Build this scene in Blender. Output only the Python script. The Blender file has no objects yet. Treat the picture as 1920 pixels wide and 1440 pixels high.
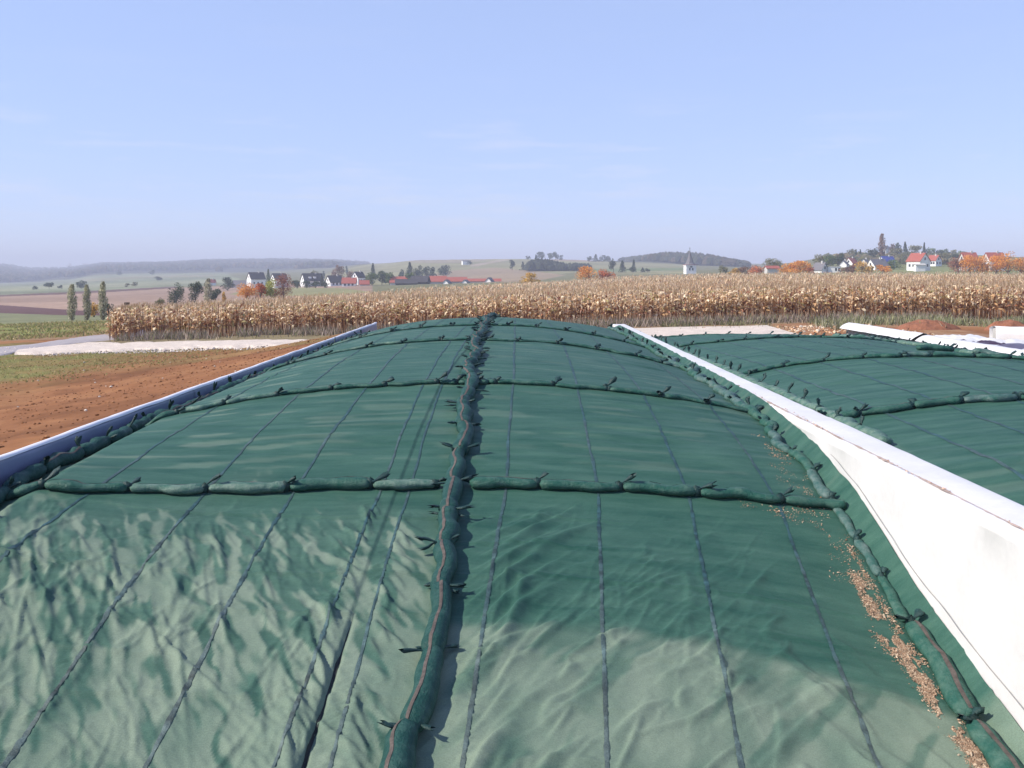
import bpy, math, random
import numpy as np

# ---------------------------------------------------------------- camera, sky, sun, exposure
SC = bpy.context.scene
COL = SC.collection
F, CX, HY, CZ = 1900.0, 965.0, 512.0, 5.0        # focal length and vanishing point in photo pixels, eye height in metres
cam_data = bpy.data.cameras.new('camera')
cam = bpy.data.objects.new('camera', cam_data)
COL.objects.link(cam)
cam.location = (0, 0, CZ)
cam.rotation_euler = (math.radians(90), 0, 0)
cam_data.sensor_fit = 'HORIZONTAL'
cam_data.sensor_width = 36.0
cam_data.lens = 36.0 * F / 1920.0
cam_data.shift_x = (960 - CX) / 1920.0
cam_data.shift_y = (HY - 720) / 1920.0
cam_data.clip_start = 0.1
cam_data.clip_end = 20000
SC.camera = cam

SUN_EL, SUN_AZ = 40.0, -101.0                     # azimuth from +Y (view direction), negative = to the left
world = bpy.data.worlds.new('World')
SC.world = world
world.use_nodes = True
wt = world.node_tree
wt.nodes.clear()
wo = wt.nodes.new('ShaderNodeOutputWorld')
bg = wt.nodes.new('ShaderNodeBackground')
sky = wt.nodes.new('ShaderNodeTexSky')
sky.sky_type = 'NISHITA'
sky.sun_disc = False
sky.sun_elevation = math.radians(SUN_EL)
sky.sun_rotation = math.radians(SUN_AZ)
sky.altitude = 500
sky.air_density = 1.0
sky.dust_density = 0.1
sky.ozone_density = 5.0
bg.inputs['Strength'].default_value = 0.15
# thin cirrus wisps, a little brighter than the blue behind them
tc = wt.nodes.new('ShaderNodeTexCoord')
mp = wt.nodes.new('ShaderNodeMapping'); mp.inputs['Scale'].default_value = (5.0, 5.0, 42.0)
mp.inputs['Rotation'].default_value = (0, math.radians(5), 0)
cn = wt.nodes.new('ShaderNodeTexNoise'); cn.inputs['Scale'].default_value = 1.3; cn.inputs['Detail'].default_value = 7; cn.inputs['Roughness'].default_value = 0.62
cr = wt.nodes.new('ShaderNodeMapRange'); cr.inputs['From Min'].default_value = 0.53; cr.inputs['From Max'].default_value = 0.80
cr.inputs['To Max'].default_value = 0.6
cmx = wt.nodes.new('ShaderNodeMix'); cmx.data_type = 'RGBA'
tint = wt.nodes.new('ShaderNodeMix'); tint.data_type = 'RGBA'; tint.blend_type = 'MULTIPLY'; tint.inputs['Factor'].default_value = 1.0
tint.inputs['B'].default_value = (1.06, 0.95, 1.08, 1)
wt.links.new(tc.outputs['Generated'], mp.inputs['Vector'])
wt.links.new(mp.outputs['Vector'], cn.inputs['Vector'])
wt.links.new(cn.outputs['Fac'], cr.inputs['Value'])
cl = wt.nodes.new('ShaderNodeMapRange'); cl.interpolation_type = 'SMOOTHSTEP'      # the wisps keep to the lower sky
cl.inputs['From Min'].default_value = 0.115; cl.inputs['From Max'].default_value = 0.19; cl.inputs['To Min'].default_value = 1.0; cl.inputs['To Max'].default_value = 0.12
cs = wt.nodes.new('ShaderNodeSeparateXYZ'); wt.links.new(tc.outputs['Generated'], cs.inputs[0]); wt.links.new(cs.outputs['Z'], cl.inputs['Value'])
cm = wt.nodes.new('ShaderNodeMath'); cm.operation = 'MULTIPLY'
wt.links.new(cr.outputs['Result'], cm.inputs[0]); wt.links.new(cl.outputs['Result'], cm.inputs[1])
wt.links.new(cm.outputs[0], cmx.inputs['Factor'])
wt.links.new(sky.outputs['Color'], tint.inputs['A'])
even = wt.nodes.new('ShaderNodeMix'); even.data_type = 'RGBA'      # thin veil of high haze: evens the clear-sky gradient
sz = wt.nodes.new('ShaderNodeSeparateXYZ'); ev = wt.nodes.new('ShaderNodeMapRange'); ev.interpolation_type = 'SMOOTHSTEP'
ev.inputs['From Min'].default_value = 0.25; ev.inputs['From Max'].default_value = 0.95
ev.inputs['To Min'].default_value = 0.62; ev.inputs['To Max'].default_value = 0.15
wt.links.new(tc.outputs['Generated'], sz.inputs[0]); wt.links.new(sz.outputs['Z'], ev.inputs['Value'])
wt.links.new(ev.outputs['Result'], even.inputs['Factor'])
even.inputs['B'].default_value = (2.75, 3.45, 5.3, 1)
wt.links.new(tint.outputs['Result'], even.inputs['A'])
wt.links.new(even.outputs['Result'], cmx.inputs['A'])
cmx.inputs['B'].default_value = (4.2, 4.4, 5.2, 1)
wt.links.new(cmx.outputs['Result'], bg.inputs['Color'])
wt.links.new(bg.outputs['Background'], wo.inputs['Surface'])

sun_data = bpy.data.lights.new('sun', 'SUN')
sun_data.energy = 5.0
sun_data.angle = math.radians(0.5)
sun_data.color = (1.0, 0.92, 0.80)
sun = bpy.data.objects.new('sun', sun_data)
COL.objects.link(sun)
_e, _a = math.radians(SUN_EL), math.radians(SUN_AZ)
SUN_VEC = np.array([math.sin(_a) * math.cos(_e), math.cos(_a) * math.cos(_e), math.sin(_e)])
from mathutils import Vector
sun.rotation_euler = Vector(SUN_VEC).to_track_quat('Z', 'Y').to_euler()

SC.view_settings.view_transform = 'Standard'
SC.view_settings.look = 'None'
SC.view_settings.exposure = 0.35
SC.view_settings.gamma = 1.0
SC.view_settings.use_curve_mapping = False
SC.cycles.use_denoising = True
SC.cycles.max_bounces = 6
SC.cycles.diffuse_bounces = 3
SC.cycles.glossy_bounces = 2
SC.cycles.transmission_bounces = 4
SC.cycles.transparent_max_bounces = 8
SC.cycles.volume_bounces = 0
SC.cycles.sample_clamp_indirect = 4.0

HAZE = 0.00036
random.seed(5)
rng = np.random.default_rng(11)

# ---------------------------------------------------------------- helpers
def at(x, y, Y):
    return ((x - CX) / F * Y, Y, CZ - (y - HY) / F * Y)

def sstep(a, b, v):
    t = np.clip((v - a) / (b - a), 0, 1)
    return t * t * (3 - 2 * t)

def _hash(i, j, seed):
    n = (i * 374761393 + j * 668265263 + seed * 974634541) & 0xffffffff
    n = ((n ^ (n >> 13)) * 1274126177) & 0xffffffff
    n = n ^ (n >> 16)
    return (n & 0xffff) / 32767.5 - 1.0

def vnoise(x, y, seed=0):
    x = np.asarray(x, dtype=np.float64); y = np.asarray(y, dtype=np.float64)
    i = np.floor(x).astype(np.int64); j = np.floor(y).astype(np.int64)
    u = x - i; v = y - j
    u = u * u * u * (u * (u * 6 - 15) + 10); v = v * v * v * (v * (v * 6 - 15) + 10)
    a = _hash(i, j, seed); b = _hash(i + 1, j, seed); c = _hash(i, j + 1, seed); d = _hash(i + 1, j + 1, seed)
    return (a * (1 - u) + b * u) * (1 - v) + (c * (1 - u) + d * u) * v

def fbm(x, y, seed=0, octv=4):
    s, a = 0, 0.5
    for k in range(octv):
        s = s + a * vnoise(x * 2 ** k, y * 2 ** k, seed + k * 17); a *= 0.5
    return s

def inside(x, y, poly):
    x = np.asarray(x); y = np.asarray(y)
    r = np.zeros(x.shape, bool)
    n = len(poly)
    for k in range(n):
        x1, y1 = poly[k]; x2, y2 = poly[(k + 1) % n]
        if y1 == y2: continue
        c = ((y1 > y) != (y2 > y)) & (x < (x2 - x1) * (y - y1) / (y2 - y1) + x1)
        r ^= c
    return r

def mesh(name, verts, faces, mats, cols=None, smooth=False, fmat=None):
    """verts (N,3); faces: array (M,k) or a list of such arrays; cols: dict or array of point colours"""
    me = bpy.data.meshes.new(name)
    verts = np.asarray(verts, dtype=np.float32)
    fl = faces if isinstance(faces, list) else [faces]
    fl = [np.asarray(f, dtype=np.int32) for f in fl if len(f)]
    me.vertices.add(len(verts)); me.vertices.foreach_set('co', verts.ravel())
    nl = sum(f.size for f in fl); nf = sum(len(f) for f in fl)
    me.loops.add(nl); me.polygons.add(nf)
    me.loops.foreach_set('vertex_index', np.concatenate([f.ravel() for f in fl]))
    tot = np.concatenate([np.full(len(f), f.shape[1], np.int32) for f in fl])
    st = np.concatenate([[0], np.cumsum(tot)[:-1]]).astype(np.int32)
    me.polygons.foreach_set('loop_start', st)
    me.polygons.foreach_set('loop_total', tot)
    me.polygons.foreach_set('use_smooth', np.full(nf, bool(smooth)))
    if fmat is not None:
        me.polygons.foreach_set('material_index', np.asarray(fmat, np.int32))
    for m in (mats if isinstance(mats, (list, tuple)) else [mats]):
        me.materials.append(m)
    if cols is not None:
        c = np.ones((len(verts), 4), np.float32)
        c[:, :cols.shape[1]] = cols
        at_ = me.color_attributes.new('Col', 'FLOAT_COLOR', 'POINT')
        at_.data.foreach_set('color', c.ravel())
    me.update(calc_edges=True)
    return me

def link(name, me, parent=None, loc=None):
    o = bpy.data.objects.new(name, me)
    COL.objects.link(o)
    if loc is not None: o.location = loc
    if parent is not None: o.parent = parent
    return o

def empty(name, loc=(0, 0, 0), rz=0.0):
    o = bpy.data.objects.new(name, None)
    COL.objects.link(o)
    o.location = loc; o.rotation_euler = (0, 0, rz)
    o.empty_display_size = 0.3
    return o

def tag(o, label=None, cat=None, group=None, kind=None):
    if label: o['label'] = label
    if cat: o['category'] = cat
    if group: o['group'] = group
    if kind: o['kind'] = kind
    return o

def gridfaces(nr, nc, close=False):
    """quads of a grid of nr rows by nc columns (row-major)"""
    i = np.arange(nr - 1)[:, None]; j = np.arange(nc if close else nc - 1)[None, :]
    a = i * nc + j; b = i * nc + (j + 1) % nc
    return np.stack([a, b, b + nc, a + nc], -1).reshape(-1, 4)

def boxv(x0, x1, y0, y1, z0, z1):
    v = [(x, y, z) for z in (z0, z1) for y in (y0, y1) for x in (x0, x1)]
    f = [(0, 2, 3, 1), (4, 5, 7, 6), (0, 1, 5, 4), (1, 3, 7, 5), (3, 2, 6, 7), (2, 0, 4, 6)]
    return np.array(v, float), np.array(f)

class MB:
    """collects pieces of geometry into one mesh"""
    def __init__(s): s.v = []; s.f = {}; s.n = 0; s.c = []
    def add(s, v, f, c=None):
        v = np.asarray(v, float); f = np.asarray(f, int)
        s.v.append(v); s.f.setdefault(f.shape[1], []).append(f + s.n); s.n += len(v)
        s.c.append(np.tile(np.asarray(c if c is not None else (1, 1, 1), float), (len(v), 1)) if np.ndim(c) < 2 else np.asarray(c))
        return s
    def box(s, *a, c=None): return s.add(*boxv(*a), c)
    def build(s, name, m, smooth=False):
        return mesh(name, np.concatenate(s.v), [np.concatenate(x) for x in s.f.values()], m, np.concatenate(s.c)[:, :3], smooth)

# ---------------------------------------------------------------- materials
def new_mat(name):
    m = bpy.data.materials.new(name); m.use_nodes = True
    nt = m.node_tree
    return m, nt, nt.nodes['Principled BSDF'], nt.nodes['Material Output']

def N(nt, t, **kw):
    n = nt.nodes.new(t)
    for k, v in kw.items():
        if k in n.inputs: n.inputs[k].default_value = v
        else: setattr(n, k, v)
    return n

def plain(name, col, rough=0.7, var=0.25, scale=3.0, bump=0.0, bscale=30.0, spec=0.3, vcol=False, trans=0.0, metal=0.0, fine=0.0, fscale=60.0):
    """base colour (or the point colour) broken up by two noises, optional bump and translucency"""
    m, nt, p, out = new_mat(name)
    tcn = N(nt, 'ShaderNodeTexCoord')
    nz = N(nt, 'ShaderNodeTexNoise', Scale=scale, Detail=6.0, Roughness=0.6)
    nt.links.new(tcn.outputs['Object'], nz.inputs['Vector'])
    mr = N(nt, 'ShaderNodeMapRange'); mr.inputs['From Min'].default_value = 0.25; mr.inputs['From Max'].default_value = 0.75
    mr.inputs['To Min'].default_value = 1 - var; mr.inputs['To Max'].default_value = 1 + var
    nt.links.new(nz.outputs['Fac'], mr.inputs['Value'])
    val = mr.outputs['Result']
    if fine:
        n2 = N(nt, 'ShaderNodeTexNoise', Scale=fscale, Detail=4.0, Roughness=0.7)
        nt.links.new(tcn.outputs['Object'], n2.inputs['Vector'])
        m2 = N(nt, 'ShaderNodeMapRange'); m2.inputs['From Min'].default_value = 0.3; m2.inputs['From Max'].default_value = 0.7
        m2.inputs['To Min'].default_value = 1 - fine; m2.inputs['To Max'].default_value = 1 + fine
        nt.links.new(n2.outputs['Fac'], m2.inputs['Value'])
        mm = N(nt, 'ShaderNodeMath', operation='MULTIPLY')
        nt.links.new(val, mm.inputs[0]); nt.links.new(m2.outputs['Result'], mm.inputs[1]); val = mm.outputs[0]
    mx = N(nt, 'ShaderNodeVectorMath', operation='SCALE')
    if vcol:
        va = N(nt, 'ShaderNodeVertexColor', layer_name='Col')
        nt.links.new(va.outputs['Color'], mx.inputs[0])
    else:
        mx.inputs[0].default_value = col
    nt.links.new(val, mx.inputs['Scale'])
    nt.links.new(mx.outputs['Vector'], p.inputs['Base Color'])
    p.inputs['Roughness'].default_value = rough
    p.inputs['Specular IOR Level'].default_value = spec
    p.inputs['Metallic'].default_value = metal
    if bump:
        bn = N(nt, 'ShaderNodeTexNoise', Scale=bscale, Detail=5.0)
        nt.links.new(tcn.outputs['Object'], bn.inputs['Vector'])
        bp = N(nt, 'ShaderNodeBump', Strength=bump, Distance=0.02)
        nt.links.new(bn.outputs['Fac'], bp.inputs['Height'])
        nt.links.new(bp.outputs['Normal'], p.inputs['Normal'])
    if trans:
        tr = N(nt, 'ShaderNodeBsdfTranslucent')
        nt.links.new(mx.outputs['Vector'], tr.inputs['Color'])
        ms = N(nt, 'ShaderNodeMixShader', Fac=trans)
        nt.links.new(p.outputs['BSDF'], ms.inputs[1]); nt.links.new(tr.outputs['BSDF'], ms.inputs[2])
        nt.links.new(ms.outputs['Shader'], out.inputs['Surface'])
    return m

def net_material():
    """woven green protective net: fine weave relief, pale sheen painted over the loose cloth of the ramp, satin gloss"""
    m, nt, p, out = new_mat('green_net')
    tcn = N(nt, 'ShaderNodeTexCoord')
    va = N(nt, 'ShaderNodeVertexColor', layer_name='Col')
    sx = N(nt, 'ShaderNodeSeparateColor'); nt.links.new(va.outputs['Color'], sx.inputs[0])
    mp_ = N(nt, 'ShaderNodeMapping'); mp_.inputs['Scale'].default_value = (0.5, 2.6, 1.0)
    nt.links.new(tcn.outputs['Object'], mp_.inputs['Vector'])
    st = N(nt, 'ShaderNodeTexNoise', Scale=1.6, Detail=7.0, Roughness=0.65)
    nt.links.new(mp_.outputs['Vector'], st.inputs['Vector'])
    fn = N(nt, 'ShaderNodeTexNoise', Scale=90.0, Detail=3.0, Roughness=0.8)
    nt.links.new(tcn.outputs['Object'], fn.inputs['Vector'])
    ramp = N(nt, 'ShaderNodeValToRGB')
    e = ramp.color_ramp.elements
    e[0].position = 0.34; e[0].color = (0.021, 0.074, 0.055, 1)
    e[1].position = 0.68; e[1].color = (0.052, 0.122, 0.090, 1)
    nt.links.new(st.outputs['Fac'], ramp.inputs['Fac'])
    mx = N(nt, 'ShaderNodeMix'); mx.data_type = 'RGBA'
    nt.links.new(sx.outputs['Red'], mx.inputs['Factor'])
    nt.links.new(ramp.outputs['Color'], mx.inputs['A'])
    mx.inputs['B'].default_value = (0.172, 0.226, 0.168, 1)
    f2 = N(nt, 'ShaderNodeMapRange'); f2.inputs['From Min'].default_value = 0.3; f2.inputs['From Max'].default_value = 0.7
    f2.inputs['To Min'].default_value = 0.78; f2.inputs['To Max'].default_value = 1.22
    nt.links.new(fn.outputs['Fac'], f2.inputs['Value'])
    sc = N(nt, 'ShaderNodeVectorMath', operation='SCALE')
    nt.links.new(mx.outputs['Result'], sc.inputs[0]); nt.links.new(f2.outputs['Result'], sc.inputs['Scale'])
    nt.links.new(sc.outputs['Vector'], p.inputs['Base Color'])
    p.inputs['Roughness'].default_value = 0.58
    p.inputs['Specular IOR Level'].default_value = 0.14
    bn = N(nt, 'ShaderNodeTexNoise', Scale=26.0, Detail=6.0, Roughness=0.6)
    nt.links.new(mp_.outputs['Vector'], bn.inputs['Vector'])
    bp = N(nt, 'ShaderNodeBump', Strength=0.5, Distance=0.014)
    nt.links.new(bn.outputs['Fac'], bp.inputs['Height'])
    nt.links.new(bp.outputs['Normal'], p.inputs['Normal'])
    return m

def bag_material(name, c1, c2, amt):
    """woven bag: green threads with pale dust and scuffs in streaks round the bag, satin gloss, crinkled"""
    m, nt, p, out = new_mat(name)
    tcn = N(nt, 'ShaderNodeTexCoord')
    n1 = N(nt, 'ShaderNodeTexNoise', Scale=7.0, Detail=6.0, Roughness=0.7)
    nt.links.new(tcn.outputs['Object'], n1.inputs['Vector'])
    r1 = N(nt, 'ShaderNodeMapRange'); r1.inputs['From Min'].default_value = 1 - amt - 0.14; r1.inputs['From Max'].default_value = 1 - amt + 0.22
    nt.links.new(n1.outputs['Fac'], r1.inputs['Value'])
    mx = N(nt, 'ShaderNodeMix'); mx.data_type = 'RGBA'
    mx.inputs['A'].default_value = (*c1, 1); mx.inputs['B'].default_value = (*c2, 1)
    nt.links.new(r1.outputs['Result'], mx.inputs['Factor'])
    nt.links.new(mx.outputs['Result'], p.inputs['Base Color'])
    p.inputs['Roughness'].default_value = 0.55; p.inputs['Specular IOR Level'].default_value = 0.16
    n2 = N(nt, 'ShaderNodeTexNoise', Scale=24.0, Detail=5.0, Distortion=1.2)
    nt.links.new(tcn.outputs['Object'], n2.inputs['Vector'])
    bp = N(nt, 'ShaderNodeBump', Strength=0.8, Distance=0.02)
    nt.links.new(n2.outputs['Fac'], bp.inputs['Height']); nt.links.new(bp.outputs['Normal'], p.inputs['Normal'])
    return m

M = {}
M['net'] = net_material()
M['seam'] = plain('seam_band', (1, 1, 1), 0.6, 0.35, 7, bump=0.5, bscale=40, fine=0.25, vcol=True)
M['bag'] = bag_material('bag_mesh', (0.019, 0.080, 0.060), (0.085, 0.155, 0.120), 0.44)
M['bag_ridge'] = bag_material('bag_mesh_dark', (0.013, 0.056, 0.048), (0.05, 0.115, 0.095), 0.40)
M['bag_dusty'] = bag_material('bag_mesh_dusty', (0.030, 0.105, 0.078), (0.17, 0.235, 0.19), 0.52)
M['bag_grey'] = bag_material('bag_mesh_grey', (0.026, 0.088, 0.074), (0.14, 0.19, 0.175), 0.48)
M['stripe'] = plain('bag_stripe', (0.088, 0.072, 0.062), 0.7, 0.45, 14, fine=0.2)
M['knot'] = plain('bag_knot', (0.010, 0.038, 0.035), 0.5, 0.3, 25, bump=0.5, bscale=70)
M['film'] = plain('white_film', (0.67, 0.655, 0.64), 0.42, 0.09, 1.3, bump=0.25, bscale=4, spec=0.5, fine=0.04, fscale=14)
M['gap'] = plain('bare_dark_film', (0.012, 0.016, 0.016), 0.6, 0.2, 5)
M['dirt'] = plain('dirt_line', (0.40, 0.30, 0.25), 0.9, 0.4, 9)
M['film_lit'] = plain('white_film_lit', (0.74, 0.73, 0.76), 0.4, 0.06, 2.0, bump=0.15, bscale=6, spec=0.5)  # lit top edge of the white film, its brightness put into the colour
M['film_shaded'] = plain('white_film_shaded', (0.15, 0.18, 0.29), 0.4, 0.08, 2.0, bump=0.2, bscale=6, spec=0.5)  # same white film on the shaded face, blue shade put into the colour
M['film_black'] = plain('black_film', (0.06, 0.035, 0.06), 0.35, 0.3, 3.0, bump=0.3, bscale=8, spec=0.5)
M['concrete'] = plain('concrete', (0.34, 0.33, 0.31), 0.85, 0.2, 3, bump=0.3, bscale=30)
M['thread'] = plain('seam_thread', (0.30, 0.28, 0.27), 0.7)
M['chaff'] = plain('maize_chaff', (1, 1, 1), 0.8, 0.2, 30, vcol=True)
M['terrain'] = plain('earth_and_fields', (1, 1, 1), 0.95, 0.10, 0.25, bump=0.8, bscale=3.5, vcol=True, spec=0.1, fine=0.16, fscale=2.2)
M['gravel'] = plain('limestone_gravel', (0.57, 0.49, 0.42), 0.9, 0.14, 1.2, bump=0.8, bscale=14, fine=0.25, fscale=9)
M['asphalt'] = plain('worn_pale_road', (0.33, 0.30, 0.31), 0.9, 0.12, 0.5, bump=0.3, bscale=20, fine=0.1, fscale=8)
M['stone'] = plain('loose_stone', (1, 1, 1), 0.9, 0.2, 8, vcol=True)
M['maize'] = plain('dry_maize', (1, 1, 1), 0.45, 0.15, 1.5, vcol=True, trans=0.34, spec=0.6)
M['weed'] = plain('dry_weed', (1, 1, 1), 0.8, 0.2, 2, vcol=True, trans=0.25)
M['leaf'] = plain('tree_leaf', (1, 1, 1), 0.7, 0.25, 0.6, vcol=True, trans=0.28, spec=0.2)
M['bark'] = plain('bark', (0.10, 0.075, 0.055), 0.9, 0.3, 3)
M['soil_red'] = plain('red_soil', (0.25, 0.105, 0.06), 0.95, 0.3, 1.4, bump=1.0, bscale=5, fine=0.3, fscale=9)
M['plaster'] = plain('white_plaster', (0.80, 0.80, 0.78), 0.85, 0.05, 1)
M['plaster_grey'] = plain('grey_plaster', (0.52, 0.50, 0.47), 0.85, 0.08, 1)
M['tile_red'] = plain('red_roof_tile', (0.33, 0.092, 0.068), 0.8, 0.15, 1.5, fine=0.2, fscale=6)
M['tile_dark'] = plain('dark_roof_tile', (0.055, 0.05, 0.055), 0.7, 0.2, 1.5)
M['tile_grey'] = plain('grey_roof_tile', (0.16, 0.15, 0.16), 0.75, 0.2, 1.5)
M['tile_blue'] = plain('blue_roof_sheet', (0.05, 0.07, 0.28), 0.5, 0.1, 1.5)
M['pane'] = plain('window_glass', (0.03, 0.035, 0.045), 0.15, 0.1, 1, spec=0.6)
M['wood'] = plain('dark_wood', (0.05, 0.032, 0.025), 0.85, 0.3, 4)
# ---------------------------------------------------------------- terrain
TX = np.array([-600, -300, 0, 200, 400, 600, 800, 1000, 1200, 1400, 1600, 1800, 2000, 2600], float)
TYY = np.array([75, 120, 200, 300, 450, 700, 1000, 1500, 2200, 3200, 4200, 5600], float)
TT = np.array([
    [655, 646, 637, 629, 623, 616, 609, 602, 596, 589, 587, 587, 587, 587],
    [615, 612, 607, 601, 594, 586, 579, 571, 560, 552, 551, 551, 551, 551],
    [594, 593, 591, 588, 577, 566, 556, 550, 541, 535, 534, 534, 534, 534],
    [579, 578, 576, 574, 566, 553, 543, 538, 530, 526, 526, 526, 526, 526],
    [562, 561, 560, 558, 553, 544, 535, 529, 520, 515, 510, 508, 508, 508],
    [546, 545, 544, 542, 538, 534, 528, 521, 514, 507, 493, 491, 494, 496],
    [534, 533, 533, 532, 528, 522, 512, 507, 506, 503, 478, 477, 486, 490],
    [529, 529, 530, 522, 516, 509, 487, 486, 491, 500, 484, 486, 488, 490],
    [522, 522, 524, 513, 505, 500, 490, 491, 490, 495, 490, 490, 490, 490],
    [509, 508, 510, 503, 496, 493, 491, 493, 492, 497, 494, 494, 494, 494],
    [502, 502, 502, 496, 491, 489, 492, 494, 494, 499, 498, 498, 498, 498],
    [504, 504, 504, 500, 496, 494, 495, 497, 497, 502, 501, 501, 501, 501]], float)
_nx = np.array(sorted(set(TX.tolist()) | {60, 120, 300, 500, 700}), float)
TT = np.array([np.interp(_nx, TX, r_) for r_ in TT]); TX = _nx
for _row, _v in {6: {-600: 539, -300: 539, 0: 539, 60: 538, 120: 536, 200: 534}, 7: {-600: 534, -300: 534, 0: 535, 60: 533, 120: 529, 200: 521},
                 8: {-600: 528, -300: 529, 0: 530, 60: 529, 120: 523, 200: 513, 300: 512, 400: 511, 500: 509, 600: 503},
                 9: {-600: 506, -300: 504, 0: 508, 60: 513, 120: 511, 200: 502, 300: 500, 400: 496, 500: 495, 600: 496, 700: 499},
                 10: {-600: 500, -300: 496, 0: 500, 60: 507, 120: 506, 200: 497, 300: 496, 400: 491, 500: 490, 600: 491, 700: 496},
                 11: {-600: 506, -300: 504, 0: 506, 60: 511, 120: 510, 200: 503, 300: 501, 400: 497, 500: 496, 600: 497, 700: 501}}.items():
    for _x, _y in _v.items(): TT[_row, int(np.where(TX == _x)[0][0])] = _y

def z_plane(X):
    return np.clip(0.5 + (X + 26) * 0.034, -1.3, 2.05)

def z_near(X, Y):
    X = np.asarray(X, float); Y = np.asarray(Y, float)
    zg = z_plane(X)
    d = np.clip(-6.63 - X, 0, None)
    bank = (2.46 - z_plane(np.full_like(X, -7.0))) * np.exp(-(d / 6.5) ** 1.35) * (1 - sstep(43, 51, Y))
    z = zg + np.where(X < -6.56, bank, 0)
    ext = 0.08 * fbm(X * 0.35, Y * 0.35, 3) + 0.03 * fbm(X * 1.6, Y * 1.6, 5)
    z = z + np.where(X < -6.8, ext, 0.2 * ext)
    pit = (X > -6.56) & (X < 15.9) & (Y < 45.5)
    z = np.where(pit, np.minimum(z, 0) - 0.5, z)
    return z

def z_far(X, Y):
    px_ = np.clip(CX + F * X / Y, TX[0], TX[-1])
    ly = np.log(np.clip(Y, TYY[0], TYY[-1])); LY = np.log(TYY)
    i = np.clip(np.searchsorted(TX, px_) - 1, 0, len(TX) - 2); u = (px_ - TX[i]) / (TX[i + 1] - TX[i])
    j = np.clip(np.searchsorted(LY, ly) - 1, 0, len(LY) - 2); v = (ly - LY[j]) / (LY[j + 1] - LY[j])
    u = u * u * (3 - 2 * u)
    t = (TT[j, i] * (1 - u) + TT[j, i + 1] * u) * (1 - v) + (TT[j + 1, i] * (1 - u) + TT[j + 1, i + 1] * u) * v
    z = CZ - (t - HY) * Y / F
    return z + np.clip(Y / 900, 0.1, 2.2) * fbm(X / 90.0, Y / 90.0, 9) * 1.2

def zt(X, Y):
    X = np.asarray(X, float); Y = np.asarray(Y, float)
    w = sstep(60, 80, Y)
    return z_near(X, np.minimum(Y, 90)) * (1 - w) + z_far(X, np.maximum(Y, 1.0)) * w

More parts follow.
